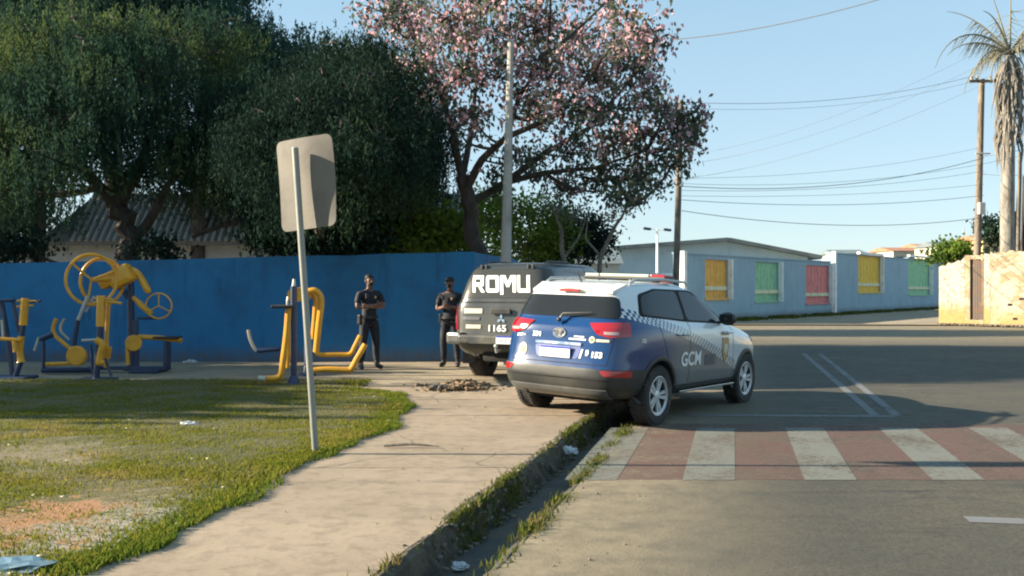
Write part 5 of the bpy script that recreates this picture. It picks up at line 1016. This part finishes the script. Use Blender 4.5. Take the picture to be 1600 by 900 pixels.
for z_ in (-2.3, -2.6, -2.9, -3.2):
    m = MB(); m.lathe([(0, 0), (.05, 0), (.06, .04), (.04, .08), (0, .09)], 10, Matrix.Translation((tp1.x, -.16, tp1.z+z_))); m.build('insulator', CP, t)
t, tp2 = pole('utility_pole', 'tall utility pole with crossarm beside the palm', 1524, 43, 124, .17, .13, WOODP, 10)
m = MB(); m.box((tp2.x, -.18, tp2.z-.12), (1.35, .10, .12)); m.build('crossarm', WOODP, t)
for dx in (-.55, -.3, .3, .55):
    m = MB(); m.lathe([(0, 0), (.06, 0), (.05, .05), (.08, .07), (.05, .12), (.07, .15), (0, .2)], 10, Matrix.Translation((tp2.x+dx, -.18, tp2.z-.06))); m.build('insulator', CP, t)
m = MB(); m.tube([(tp2.x-.35, -.16, tp2.z-3.4), (tp2.x+.3, -.16, tp2.z-3.4)], .04, 6); m.build('cable_bracket', M['galv'], t); m = MB(); m.box((tp2.x*.45+.02, -.24, tp2.z-5.9), (.28, .26, .55), bev=.04); m.build('junction_box', M['galv'], t)
t, _ = pole('leaning_post', 'short dark leaning post at the right edge beyond the masonry wall', 1588, 40.5, 238, .08, .06, WOODP, 5)
t = thing('double_street_lamp', (P(1027, 451, 52).x, 52, 0), 'white street lamp with two heads in front of the gabled hall', 'street lamp'); h_ = P(1027, 358, 52).z
m = MB(); m.tube([(0, 0, 0), (0, 0, h_)], [.09, .06], 10); m.build('lamp_post', WHT, t)
m = MB(); m.tube([(-.45, 0, h_+.02), (0, 0, h_-.03), (.45, 0, h_-.05)], .03, 6); m.build('arm', WHT, t)
for s in (-1, 1): m = MB(); m.box((s*.56, 0, h_+.02-.06*(s > 0)), (.42, .3, .14), Matrix.Rotation(R(8), 4, 'Y'), .05); m.build('lamp_head', M['navy_steel'], t)
t = thing('small_antenna', (P(1506, 451, 60).x, 60, 0), 'thin mast with antenna left of the tall utility pole', 'antenna'); m = MB(); m.tube([(0, 0, 0), (0, 0, P(1506, 356, 60).z)], .04, 6); m.tube([(-.4, 0, P(1506, 368, 60).z), (0, 0, P(1506, 372, 60).z)], .02, 5); m.build('mast', M['galv'], t)
CB = flat('black_cable', (.13, .14, .15), .7)  # greyed in colour for the haze that makes the wires faint
def cable(a, b_, sag, r_, label, kinks=0):
    a, b_ = Vector(a), Vector(b_); N = 28; c_ = (a+b_)/2; pts2 = []
    for k in range(N+1):
        q = k/N; p = a.lerp(b_, q); p.z -= sag*4*q*(1-q); pts2.append(p-c_)
    m = MB(); m.tube(pts2, r_*.5, 5); o = m.build('overhead_cable', CB); o.location = c_; tag(o, label, 'cable', 'overhead cables across the road'); return o
U1 = Vector((tp1.x+P(1054, 451, 35).x, 35, tp1.z)); U2 = Vector((tp2.x+P(1524, 451, 43).x, 43, tp2.z))
cable(U1+Vector((0, -.2, -.1)), U2+Vector((-.55, -.2, .08)), .45, .018, 'highest cable from the dark pole top to the crossarm left end')
cable(U1+Vector((0, .1, -.25)), U2+Vector((.3, -.2, .08)), .55, .012, 'second high cable ending on the crossarm right half')
for k, (dz1, dz2, sg, rr_, lb_) in enumerate(((-2.9, -3.1, .35, .012, 'thin cable, upper of the middle bundle between the two poles'), (-3.2, -3.6, .55, .028, 'thick cable of the middle bundle, sagging below the thin one'), (-3.35, -4.2, .3, .016, 'cable of the middle bundle rising steadily to the tall pole'),
        (-3.55, -4.8, .2, .014, 'flat cable midway between the thick bundle and the lowest cable'), (-3.7, -5.3, .3, .022, 'cable just above the lowest one between the two poles'), (-4.1, -6.3, .45, .026, 'lowest cable between the two poles'))):
    cable(U1+Vector((0, -.16, dz1)), U2+Vector((0, -.2, dz2)), sg, rr_, lb_)
cable(U1+Vector((0, -.16, -3.1)), P(1620, 238, 41), .5, .014, 'cable running past the tall pole to the right edge')
cable(P(1050, 62, 21.5), P(1430, -18, 18), .15, .022, 'single dark cable leaving the pink tree for the top edge')
cable(P(980, 250, 36), P(1640, 20, 24), .9, .010, 'uppermost faint cable climbing to the palm crown'); cable(P(980, 262, 36), P(1640, 45, 24.5), .9, .010, 'second faint cable climbing to the palm crown'); cable(P(980, 285, 37), P(1660, 70, 26), .9, .011, 'lowest faint cable climbing towards the palm crown')
cable(U2+Vector((0, 0, -3.5)), P(1700, 190, 40), .3, .02, 'short cable from the tall pole across the palm trunk'); cable(U2+Vector((0, 0, -4.3)), P(1700, 250, 40), .3, .02, 'lower short cable from the tall pole across the palm trunk')
cable((-22, 7.0, 5.2), (24, 7.9, 6.3), .5, .014, 'cable strung high over the pavement and the crosswalk')
# ---------------------------------------------------------------- the sign on the lawn edge
def build_sign():
    b0 = G(493, 708, .1); D = b0.y; t = thing('road_sign', b0, 'leaning road sign seen from behind, bare metal plate on a thin pole', 'road sign'); top = P(463, 233, D)-b0; top.y = -.05
    m = MB(); m.tube([(0, 0, -.15), (0, 0, 0), top], [.029, .029, .029], 14); m.build('pole', dirty('sign_pole_paint', (.21, .225, .205), .5, 3, .4, 50, .1, metal=.15, dirt=(.30, .27, .22)), t)
    cap = MB(); cap.sphere(top, (.029, .029, .012)); cap.build('pole_cap', M['galv'], t)
    # plate: bent sheet, its back to the camera
    corners = {}; B = P(473, 286, D)-b0; B.y += .036; ax = Matrix.Rotation(R(-27), 3, 'Z')@Vector((1, 0, 0)); up = (top-Vector((0, 0, 0))).normalized()
    nrm_ = ax.cross(up).normalized(); W_, H_ = .60, .80; nx2, nz2 = 14, 16; F_, K_ = [], []
    def at(u, v):
        # crease towards the right, corners bent; rounded corners
        bend = .035*max(0, (u-.55)/.45)**1.5*math.sin(v*2.5+.4)+.012*math.sin(u*5+v*3)+.02*(u-.5)**2
        return B+ax*(u-.47)*W_+up*((v-.5)*H_+.045*(u-.5))+nrm_*(-bend)
    def corner(u, v):
        r = .10
        uu, vv = u, v
        for cu, cv in ((0, 0), (1, 0), (0, 1), (1, 1)):
            ru, rv = r, r*W_/H_; cx_, cz_ = (ru if cu == 0 else 1-ru), (rv if cv == 0 else 1-rv)
            du, dv = (u-cx_)/ru, (v-cz_)/rv
            if (du < 0) == (cu == 0) and (dv < 0) == (cv == 0) and du*du+dv*dv > 1e-9:
                mx_ = max(abs(du), abs(dv)); l_ = math.hypot(du, dv)
                uu, vv = cx_+du*mx_/l_*ru, cz_+dv*mx_/l_*rv
        return uu, vv
    gx = [0, .025, .05, .075, .10]+[.1+.8*k/10 for k in range(1, 10)]+[.9, .925, .95, .975, 1]; gz = gx
    m = MB(); n = len(gx); front = [at(*corner(u, v)) for v in gz for u in gx]; back = [p+nrm_*.004 for p in front]
    N = n*n; fs = [(j*n+i, j*n+i+1, (j+1)*n+i+1, (j+1)*n+i) for j in range(n-1) for i in range(n-1)]
    ring = [i for i in range(n)]+[j*n+n-1 for j in range(1, n)]+[(n-1)*n+i for i in range(n-2, -1, -1)]+[j*n for j in range(n-2, 0, -1)]
    fs2 = fs+[tuple(k+N for k in f[::-1]) for f in fs]+[(ring[k], ring[(k+1) % len(ring)], ring[(k+1) % len(ring)]+N, ring[k]+N) for k in range(len(ring))]
    m.add(front+back, fs2, True); m.build('sign_plate', dirty('bare_sign_back', (.135, .12, .098), .6, 2.2, .5, 30, .1, dirt=(.085, .074, .06)), t)
    for v in (.80, .22):
        c_ = at(.47, v)-nrm_*.0; m = MB(); m.box(c_-nrm_*.025+Vector((0, 0, 0)), (.045, .03, .03), Matrix.Rotation(R(-27), 4, 'Z'), .005); m.build('clamp', M['galv'], t)
build_sign()
# ---------------------------------------------------------------- exercise machines
def T(name, mat, par, pts_, r, n=9):
    O = par.location if par.parent is None else par.parent.location; k_ = 1.22 if mat == 'yellow_steel' else 1.0; r = [q*k_ for q in r] if isinstance(r, list) else r*k_; m = MB(); m.tube([Vector(p)-O for p in pts_], r, n); return m.build(name, M[mat], par)
def pd(lst, D): return [P(x, y, D) for x, y in lst]
def smooth(pts_, n=4):
    out = []; N = len(pts_)
    for i in range(N-1):
        p0, p1, p2, p3 = pts_[max(i-1, 0)], pts_[i], pts_[i+1], pts_[min(i+2, N-1)]
        for k in range(n):
            t = k/n; out.append(.5*((2*p1)+(-p0+p2)*t+(2*p0-5*p1+4*p2-p3)*t*t+(-p0+3*p1-3*p2+p3)*t**3))
    return out+[pts_[-1]]
def foot(par, x, y, r=.14): m = MB(); O = par.location; m.lathe([(0, .0), (r, 0), (r, .02), (r*.55, .05), (.055, .16), (0, .16)], 16, Matrix.Translation(Vector((x, y, .085))-O)); m.build('base_plate', M['navy_steel'], par)
Dm = 14.1
g = G(459, 603, .09); t = thing('leg_swing_machine', (g.x, g.y, .09), 'yellow and navy double seat exercise machine behind the leaning sign pole', 'gym machine')
T('post', 'navy_steel', t, [(g.x, g.y, .05), P(459, 447, g.y)], .048); foot(t, g.x, g.y, .17); T('post_cap', 'pale_steel', t, [P(459, 448, g.y), P(459.5, 436, g.y)], [.03, .018])
g2 = G(480, 586, .09); T('post', 'navy_steel', t, [(g2.x, g2.y, .05), P(479, 455, g2.y)], .05); foot(t, g2.x, g2.y, .15)
T('top_housing', 'yellow_steel', t, [P(460, 461, g.y), P(480, 459, g2.y)], [.09, .09], 12)
T('swing_arm', 'yellow_steel', t, smooth(pd([(451, 481), (448, 520), (443, 560), (439, 585), (430, 591), (408, 592)], 14.0)), .038)
T('swing_arm', 'yellow_steel', t, smooth(pd([(455, 484), (452, 530), (449, 575)], 14.4)), .030)
T('foot_rest', 'pale_steel', t, pd([(404, 591), (415, 592)], 13.9), .045)
T('arm_loop', 'pale_steel', t, smooth(pd([(451, 482), (450, 470), (454, 460), (462, 457)], 14.1)), .028)
m = MB(); c_ = P(443, 479, 14.0)-t.location; m.box(c_, (.32, .30, .05), bev=.02); m.build('seat_pad', M['black_pad'], t)
T('swing_arm', 'yellow_steel', t, smooth(pd([(481, 456), (492, 454), (500, 461), (502, 475), (498, 510), (494, 550)], 14.6)), .040)
T('swing_arm', 'yellow_steel', t, smooth(pd([(481, 458), (488, 458), (493, 466), (493, 480), (489, 530)], 15.0)), .034)
T('foot_bar', 'yellow_steel', t, smooth(pd([(494, 548), (500, 554), (530, 554), (547, 553), (555, 540), (563, 524)], 15.2)), .030)
T('foot_bar', 'yellow_steel', t, smooth(pd([(488, 579), (510, 577), (540, 578), (549, 576), (558, 560), (571, 538)], 14.2)), .036)
T('seat_arm', 'pale_steel', t, smooth(pd([(388, 515), (391, 530), (398, 545), (404, 549)], 15.4)), .028); T('seat_arm', 'navy_steel', t, pd([(402, 548), (438, 545)], 15.3), .04)
# arm wheel machine
def ring(name, mat, par, c_, rx, rz, yaw, r=.016, n=30):
    O = par.location; pts_ = [c_+Matrix.Rotation(yaw, 3, 'Z')@Vector((rx*math.cos(2*math.pi*k/n), 0, rz*math.sin(2*math.pi*k/n))) for k in range(n+1)]; return T(name, mat, par, pts_, r, 7)
g = G(206, 578, .09); t = thing('arm_wheel_machine', (g.x, g.y, .09), 'tall exercise machine with big yellow hand wheels on both sides', 'gym machine')
T('post', 'navy_steel', t, [(g.x, g.y, .05), P(204, 440, g.y)], .06); T('brace', 'navy_steel', t, pd([(205, 470), (190, 450), (170, 445)], g.y), .05)
m = MB(); O = t.location; c_ = P(190, 432, g.y-.4)-O; m.box(c_, (.44, .28, .34), Matrix.Rotation(R(-28), 4, 'Y'), .09); m.box(c_+Vector((-.22, 0, -.06)), (.34, .24, .24), Matrix.Rotation(R(-30), 4, 'Y'), .07); m.build('wheel_housing', M['yellow_steel'], t)
wc = P(143, 437, g.y-.7); ring('hand_wheel', 'yellow_steel', t, wc, .40, .43, R(25), .024); ring('hand_wheel', 'yellow_steel', t, P(160, 440, g.y-.5), .36, .40, R(40), .024)
for a in (20, 140, 260): T('spoke', 'yellow_steel', t, [wc, wc+Matrix.Rotation(R(25), 3, 'Z')@Vector((.39*math.cos(R(a)), 0, .42*math.sin(R(a))))], .016)
T('axle', 'yellow_steel', t, [wc, P(190, 434, g.y-.4)], .035)
wc2 = P(248, 478, g.y-.4); ring('hand_wheel', 'yellow_steel', t, wc2, .26, .22, R(-15), .012)
for a in (90, 210, 330): T('spoke', 'yellow_steel', t, [wc2, wc2+Vector((.25*math.cos(R(a)), 0, .21*math.sin(R(a))))], .009)
T('upper_arm', 'yellow_steel', t, smooth(pd([(196, 420), (212, 425), (222, 438), (233, 458)], g.y-.3)), [.05]*12+[.03]); T('lower_arm', 'yellow_steel', t, pd([(208, 464), (222, 478), (237, 491)], g.y-.3), [.03, .045, .04])
T('grip_arm', 'navy_steel', t, pd([(215, 497), (248, 497)], g.y-.3), .025)
T('grip_arm', 'galv', t, pd([(137, 463), (122, 500)], g.y-.8), .030); T('grip_arm', 'galv', t, pd([(147, 463), (134, 487)], g.y-.7), .022); T('brace', 'navy_steel', t, pd([(122, 498), (112, 560)], g.y-.6), .04)
foot(t, g.x, g.y, .16)
# step machine in front
g = G(150, 594, .09); t = thing('stepper_machine', (g.x, g.y, .09), 'yellow upright stepper machine below the big hand wheels', 'gym machine'); O = t.location
T('post', 'navy_steel', t, [(g.x, g.y, .08), P(157, 508, g.y)], .05); T('post', 'yellow_steel', t, [P(157, 510, g.y), P(158, 462, g.y)], .055); T('post', 'yellow_steel', t, pd([(166, 575), (167, 520), (170, 470)], g.y+.2), .028)
m = MB(); m.box(Vector((g.x, g.y, .105))-O, (.55, .45, .035), bev=.015); m.build('base_plate', M['navy_steel'], t)
T('handlebar', 'yellow_steel', t, pd([(146, 474), (158, 470), (190, 474)], g.y), .018); T('handlebar', 'yellow_steel', t, pd([(148, 466), (176, 468)], g.y), .014)
T('pedal_arm', 'pale_steel', t, pd([(128, 532), (150, 531)], g.y-.1), .022); T('pedal_arm', 'yellow_steel', t, smooth(pd([(150, 531), (160, 538), (157, 553), (155, 566)], g.y-.1)), .045); T('pedal_arm', 'yellow_steel', t, pd([(172, 542), (170, 560)], g.y+.1), .022)
m = MB(); m.sphere(P(156, 566, g.y-.1)-O, (.07, .05, .06)); m.build('pedal_weight', M['yellow_steel'], t)
T('lower_link', 'navy_steel', t, pd([(142, 538), (145, 590)], g.y), .022); T('lower_link', 'navy_steel', t, pd([(165, 560), (174, 588)], g.y), .022)
# bench with yellow discs
g = G(235, 582, .09); t = thing('leg_press_bench', (g.x, g.y, .09), 'navy bench frame with a yellow disc and beam right of the stepper', 'gym bench'); O = t.location
m = MB(); m.box(P(200, 575, g.y)-O, (1.35, .12, .06), bev=.01); m.box(P(232, 579, g.y)-O, (.50, .5, .05), bev=.01); m.build('base_frame', M['navy_steel'], t)
T('beam', 'yellow_steel', t, pd([(214, 526), (250, 528), (284, 532)], g.y), .036); m = MB(); m.lathe([(0, -.05), (.13, -.05), (.14, -.03), (.14, .03), (.13, .05), (0, .05)], 24, Matrix.Translation(P(209, 536, g.y-.1)-O)@Matrix.Rotation(R(90), 4, 'X')@Matrix.Rotation(R(20), 4, 'Y')); m.build('weight_disc', M['yellow_steel'], t)
T('leg', 'navy_steel', t, pd([(260, 534), (258, 578)], g.y), .04); T('leg', 'navy_steel', t, pd([(264, 534), (264, 578)], g.y+.3), .035); T('leg', 'yellow_steel', t, pd([(199, 540), (200, 570)], g.y-.1), .028); T('post', 'navy_steel', t, pd([(212, 500), (213, 578)], g.y), .05)
m = MB(); m.box(P(262, 530, g.y)-O+Vector((0, 0, .03)), (.42, .3, .04), bev=.015); m.build('seat_pad', M['black_pad'], t)
g = G(110, 584, .09); t = thing('leg_press_machine', (g.x, g.y, .09), 'pale tube seat frame with a yellow disc, left of the stepper', 'gym bench'); O = t.location
T('base_frame', 'navy_steel', t, pd([(66, 578), (150, 578)], g.y), .05); T('base_bar', 'yellow_steel', t, pd([(72, 569), (130, 567)], g.y-.1), .028); T('leg', 'navy_steel', t, pd([(68, 530), (68, 578)], g.y), .03)
T('seat_tube', 'yellow_steel', t, smooth(pd([(88, 498), (83, 512), (86, 524), (98, 535), (110, 545)], g.y)), .028); T('seat_tube', 'pale_steel', t, smooth(pd([(101, 498), (95, 510), (97, 520), (108, 531)], g.y+.3)), .024); T('back_tube', 'pale_steel', t, pd([(61, 527), (54, 548)], g.y), .024)
T('seat_rail', 'navy_steel', t, pd([(64, 530), (84, 522)], g.y), .05)
m = MB(); m.lathe([(0, -.05), (.15, -.05), (.17, -.03), (.17, .03), (.15, .05), (0, .05)], 24, Matrix.Translation(P(120, 556, g.y-.2)-O)@Matrix.Rotation(R(90), 4, 'X')); m.build('weight_disc', M['yellow_steel'], t)
# machine at the left edge
g = G(24, 592, .09); t = thing('ski_walker_machine', (g.x, g.y, .09), 'yellow and navy walking machine at the left edge', 'gym machine'); O = t.location
m = MB(); m.box(Vector((g.x-.05, g.y, .11))-O, (.62, .5, .05), bev=.02); m.build('base_plate', M['navy_steel'], t)
T('post', 'yellow_steel', t, pd([(39, 466), (36, 508)], g.y), [.05, .055]); T('post', 'navy_steel', t, pd([(36, 508), (32, 540)], g.y), .04); T('post', 'yellow_steel', t, smooth(pd([(33, 525), (31, 548), (33, 566)], g.y)), [.045]*8+[.06]); T('post', 'navy_steel', t, pd([(32, 566), (22, 594)], g.y), .045)
T('handlebar', 'yellow_steel', t, pd([(27, 470), (60, 471)], g.y), .018); T('handlebar', 'yellow_steel', t, pd([(26, 479), (52, 477)], g.y), .016); T('handlebar', 'navy_steel', t, pd([(48, 472), (64, 470)], g.y), .022)
T('swing_arm', 'navy_steel', t, pd([(2, 470), (12, 530), (20, 590)], g.y+.2), .04); T('swing_arm', 'navy_steel', t, pd([(20, 472), (30, 520)], g.y+.2), .03); T('swing_arm', 'pale_steel', t, pd([(3, 500), (5, 530)], g.y), .022)
T('pedal_arm', 'yellow_steel', t, pd([(-6, 529), (34, 531)], g.y-.1), .024); T('pedal_arm', 'yellow_steel', t, pd([(22, 532), (24, 550)], g.y-.1), .03); T('handlebar', 'navy_steel', t, pd([(-8, 470), (22, 469)], g.y), .03)
T('pedal_arm', 'navy_steel', t, pd([(-10, 588), (52, 590)], g.y), .03)
# ---------------------------------------------------------------- people
def skin_obj(name, verts, edges, rad, mat, parent, sub=2, root=0):
    me = bpy.data.meshes.new(name); me.from_pydata(verts, edges, []); o = bpy.data.objects.new(name, me); link(o)
    md = o.modifiers.new('s', 'SKIN'); md.use_smooth_shade = True; md.branch_smoothing = .4
    for i, d in enumerate(me.skin_vertices[0].data): r = rad[i]; d.radius = r if isinstance(r, tuple) else (r, r); d.use_root = (i == root)
    sb = o.modifiers.new('u', 'SUBSURF'); sb.levels = sub; sb.render_levels = sub
    dg = bpy.context.evaluated_depsgraph_get(); dg.update(); m2 = bpy.data.meshes.new_from_object(o.evaluated_get(dg)); bpy.data.objects.remove(o)
    m2.materials.clear(); m2.materials.append(mat); m2.polygons.foreach_set('use_smooth', [True]*len(m2.polygons)); return link(bpy.data.objects.new(name, m2), parent)
SKIN = flat('brown_skin', (.15, .078, .052), .55); UNI = dirty('navy_uniform', (.007, .010, .018), .8, 8, .3, 80, .3, dirt=(.012, .016, .026)); BOOT = flat('black_boots', (.012, .012, .013), .45); HAIR = flat('black_hair', (.010, .009, .008), .8); CAPM = flat('dark_cap', (.014, .016, .024), .8)
def build_person(loc, rz, label, elbows, wrists, fingers_dir, hat, lean=0, feet=((-.13, .02), (.14, -.03)), hold=False, h=1.78):
    """faces local -y; +x is the person's left as seen from the camera"""
    t = thing('person', loc, label, 'person', None, rz); k = h/1.78; V = []; E = []; Rd = []
    def add(p, r, par=None):
        V.append(tuple(Vector(p)*k)); Rd.append(tuple(q*k for q in r) if isinstance(r, tuple) else r*k); i = len(V)-1
        if par is not None: E.append((par, i))
        return i
    pel = add((0, 0, .95), (.115, .085)); waist = add((lean*.3, 0, 1.10), (.11, .08), pel); chest = add((lean*.7, .0, 1.30), (.15, .105), waist); upp = add((lean, .01, 1.43), (.13, .085), chest); neck = add((lean, .0, 1.52), .055, upp); nk2 = add((lean, -.01, 1.57), .055, neck)
    jaw = add((lean, -.03, 1.61), (.062, .07), nk2); head = add((lean, -.02, 1.67), (.075, .092), jaw); crown = add((lean, -.01, 1.735), (.066, .08), head)
    hands = []
    for s in (-1, 1):
        sh = add((lean+s*.19, .01, 1.43), .062, upp); el = add(elbows[s], .043, sh); fm = add(tuple(Vector(elbows[s]).lerp(Vector(wrists[s]), .5)), .038, el); wr = add(wrists[s], .028, fm)
        d = Vector(fingers_dir[s]).normalized(); hd = Vector(wrists[s])+d*.05; pa = add(hd, (.040, .02), wr); up_ = Vector((0, -.3, 1)).normalized(); sdv = d.cross(Vector((0, -1, 0))).normalized() if abs(d.y) < .9 else Vector((1, 0, 0))
        for q, ln in ((-.03, .065), (-.01, .075), (.012, .072), (.032, .055)):
            f1 = add(hd+d*.04+sdv*q, .010, pa); f2 = add(hd+d*(.04+ln*.55)+sdv*q+Vector((0, .012, 0)), .009, f1); add(hd+d*(.04+ln*.85)+sdv*q+Vector((0, .035, 0)), .008, f2)
        th = add(hd-d*.01-sdv*.045, .011, pa); add(hd+d*.03-sdv*.07, .009, th)
    for s, ft in zip((-1, 1), feet):
        hp = add((s*.095, 0, .88), .09, pel); kn = add((s*.11+ft[0]*.15, -.02, .50), .06, hp); ca = add((ft[0]*.9, .01, .33), .055, kn); an = add((ft[0], .02+ft[1], .09), .04, ca); add((ft[0]+s*.03, -.10+ft[1], .045), .035, an)
    skin_obj('body', V, E, Rd, SKIN, t)
    # clothes: shirt, trousers, boots
    V2, E2, R2 = [], [], []
    def a2(p, r, par=None):
        V2.append(tuple(Vector(p)*k)); R2.append(tuple(q*k for q in r) if isinstance(r, tuple) else r*k); i = len(V2)-1
        if par is not None: E2.append((par, i))
        return i
    wz = a2((0, 0, .86), (.15, .115)); w0 = a2((0, 0, 1.0), (.155, .12), wz); w1 = a2((lean*.3, 0, 1.12), (.148, .112), w0); c1 = a2((lean*.7, 0, 1.30), (.175, .125), w1); u1 = a2((lean, .01, 1.43), (.15, .10), c1); uu_ = a2((lean, 0, 1.49), (.085, .08), u1); a2((lean, -.005, 1.535), (.068, .068), uu_)
    for s in (-1, 1): sh = a2((lean+s*.195, .01, 1.43), .08, u1); a2(tuple(Vector((lean+s*.195, .01, 1.43)).lerp(Vector(elbows[s]), .8)), .064, sh)
    skin_obj('shirt', V2, E2, R2, UNI, t)
    V2, E2, R2 = [], [], []; w0 = a2((0, 0, 1.02), (.15, .115))
    for s, ft in zip((-1, 1), feet): hp = a2((s*.095, 0, .86), .108, w0); kn = a2((s*.11+ft[0]*.15, -.02, .50), .078, hp); ca = a2((ft[0]*.92, .01, .30), .07, kn); a2((ft[0], .02+ft[1], .14), .062, ca)
    skin_obj('trousers', V2, E2, R2, UNI, t)
    for s, ft in zip((-1, 1), feet):
        skin_obj('boot', [tuple(Vector(q)*k) for q in ((ft[0], .03+ft[1], .20), (ft[0], .03+ft[1], .07), (ft[0]+s*.02, -.06+ft[1], .05), (ft[0]+s*.035, -.15+ft[1], .045))], [(0, 1), (1, 2), (2, 3)], [(.056, .056), (.052, .06), (.05, .045), (.042, .036)], BOOT, t)
    hm = MB(); hc = Vector((lean, .0, 1.70))*k
    if hat: hm.sphere(hc+Vector((0, .005, .03)), (.088*k, .108*k, .065*k), 16, 10); hm.box(hc+Vector((0, -.115, .015)), (.12, .09, .012), Matrix.Rotation(R(-12), 4, 'X'), .005); hm.build('cap', CAPM, t)
    else: hm.sphere(hc+Vector((0, .018, .012)), (.083*k, .10*k, .085*k), 16, 10); hm.build('hair', HAIR, t)
    fa = MB()
    for s in (-1, 1): fa.sphere(Vector((lean+s*.03, -.105, 1.685))*k, (.011, .008, .007), 8, 6)
    fa.build('eyes', HAIR, t)['kind'] = 'stuff'
    ns = MB(); ns.sphere(Vector((lean, -.118, 1.655))*k, (.012, .018, .022), 8, 6); ns.build('nose', SKIN, t); er = [ (MB().sphere(Vector((lean+s*.08, -.015, 1.665))*k, (.012, .02, .03), 8, 6).build('ear', SKIN, t)) for s in (-1, 1)]
    bd = MB(); bd.sphere(Vector((lean, -.072, 1.612))*k, (.052, .045, .035), 12, 8); bd.build('beard', HAIR, t)
    bt_ = MB(); bt_.lathe([(.166, -.025), (.172, -.02), (.172, .02), (.166, .025)], 24, Matrix.Translation((0, 0, .985*k))@Matrix.Diagonal((1, .78, 1, 1))); bt_.build('belt', BOOT, t)
    bg_ = MB(); bg_.box(Vector((lean+.07, -.135, 1.36))*k, (.035, .012, .045), bev=.004); bg_.build('badge', M['gold_print'], t)
    rd = MB(); rd.box(Vector((lean-.10, -.135, 1.38))*k, (.05, .03, .09), bev=.008); rd.build('radio', BOOT, t)
    hl = MB(); hl.box((-.18, .02, .90), (.06, .12, .18), bev=.02); hl.build('holster', BOOT, t)
    return t
gp_ = G(577, 577, .085); build_person((gp_.x, gp_.y, .086), R(30), 'bearded person in dark uniform with folded arms, standing before the blue wall',
    {-1: (-.27, -.05, 1.17), 1: (.27, -.06, 1.18)}, {-1: (.06, -.20, 1.22), 1: (-.07, -.235, 1.18)}, {-1: (1, -.1, .25), 1: (-1, .1, .2)}, False, 0, ((-.15, .03), (.15, -.04)), h=1.70)
gp_ = G(704, 574, .085); build_person((gp_.x-.01, gp_.y, .086), R(-12), 'person in dark uniform looking down at raised hands, half hidden by the pickup',
    {-1: (-.26, -.02, 1.15), 1: (.25, -.02, 1.16)}, {-1: (-.06, -.25, 1.20), 1: (.06, -.26, 1.21)}, {-1: (.5, -.6, .3), 1: (-.5, -.6, .3)}, True, 0, ((-.14, .02), (.16, -.02)), h=1.66)
# ---------------------------------------------------------------- litter
def crumple(name, c_, r, mat, label, cat, seed, flatz=.5):
    rr = random.Random(seed); bm = bmesh.new(); bmesh.ops.create_icosphere(bm, subdivisions=3, radius=1)
    for v in bm.verts: k_ = 1+rr.uniform(-.28, .28); v.co = Vector((v.co.x*r[0]*k_, v.co.y*r[1]*k_, max(-.1, v.co.z)*r[2]*k_))
    me = bpy.data.meshes.new(name); bm.to_mesh(me); bm.free(); me.materials.append(mat); o = link(bpy.data.objects.new(name, me)); o.location = c_; return tag(o, label, cat)
PW = flat('white_plastic', (.45, .46, .47), .5); PB = flat('pale_blue_plastic', (.13, .21, .27), .4)
crumple('crumpled_bag', G(888, 704, 0)+Vector((0, 0, -.02)), (.085, .06, .06), PW, 'white crumpled bag lying in the gutter', 'litter', 1)
crumple('paper_scrap', G(295, 666, .1)+Vector((0, 0, .02)), (.09, .05, .03), PW, 'small white scrap in the dark part of the lawn', 'litter', 2)
crumple('paper_scrap', G(298, 568, .09)+Vector((0, 0, .02)), (.13, .08, .05), PW, 'white scrap on the yard near the foot of the blue wall', 'litter', 4)
crumple('plastic_sheet', G(28, 890, .1)+Vector((0, 0, .02)), (.18, .12, .03), PB, 'pale blue crumpled sheet in the bottom left corner of the lawn', 'litter', 5)
crumple('plastic_scrap', G(718, 870, .0)+Vector((0, 0, -.06)), (.05, .04, .03), PW, 'tiny pale scrap low in the gutter near the bottom', 'litter', 7)
crumple('dark_stone', G(688, 611, .09)+Vector((0, 0, .03)), (.17, .10, .07), dirty('dark_stone', (.09, .08, .07), .9), 'dark flat lump beside the brown rubble heap', 'stone', 8)
m = MB(); m.tube([(0, 0, .02), (.25, .02, .035), (.5, -.03, .02)], [.012, .015, .006], 6); o = m.build('fallen_twig', M['bark_pale'], None, G(600, 700, .095)); tag(o, 'thin fallen twig on the pavement right of the sign', 'twig')
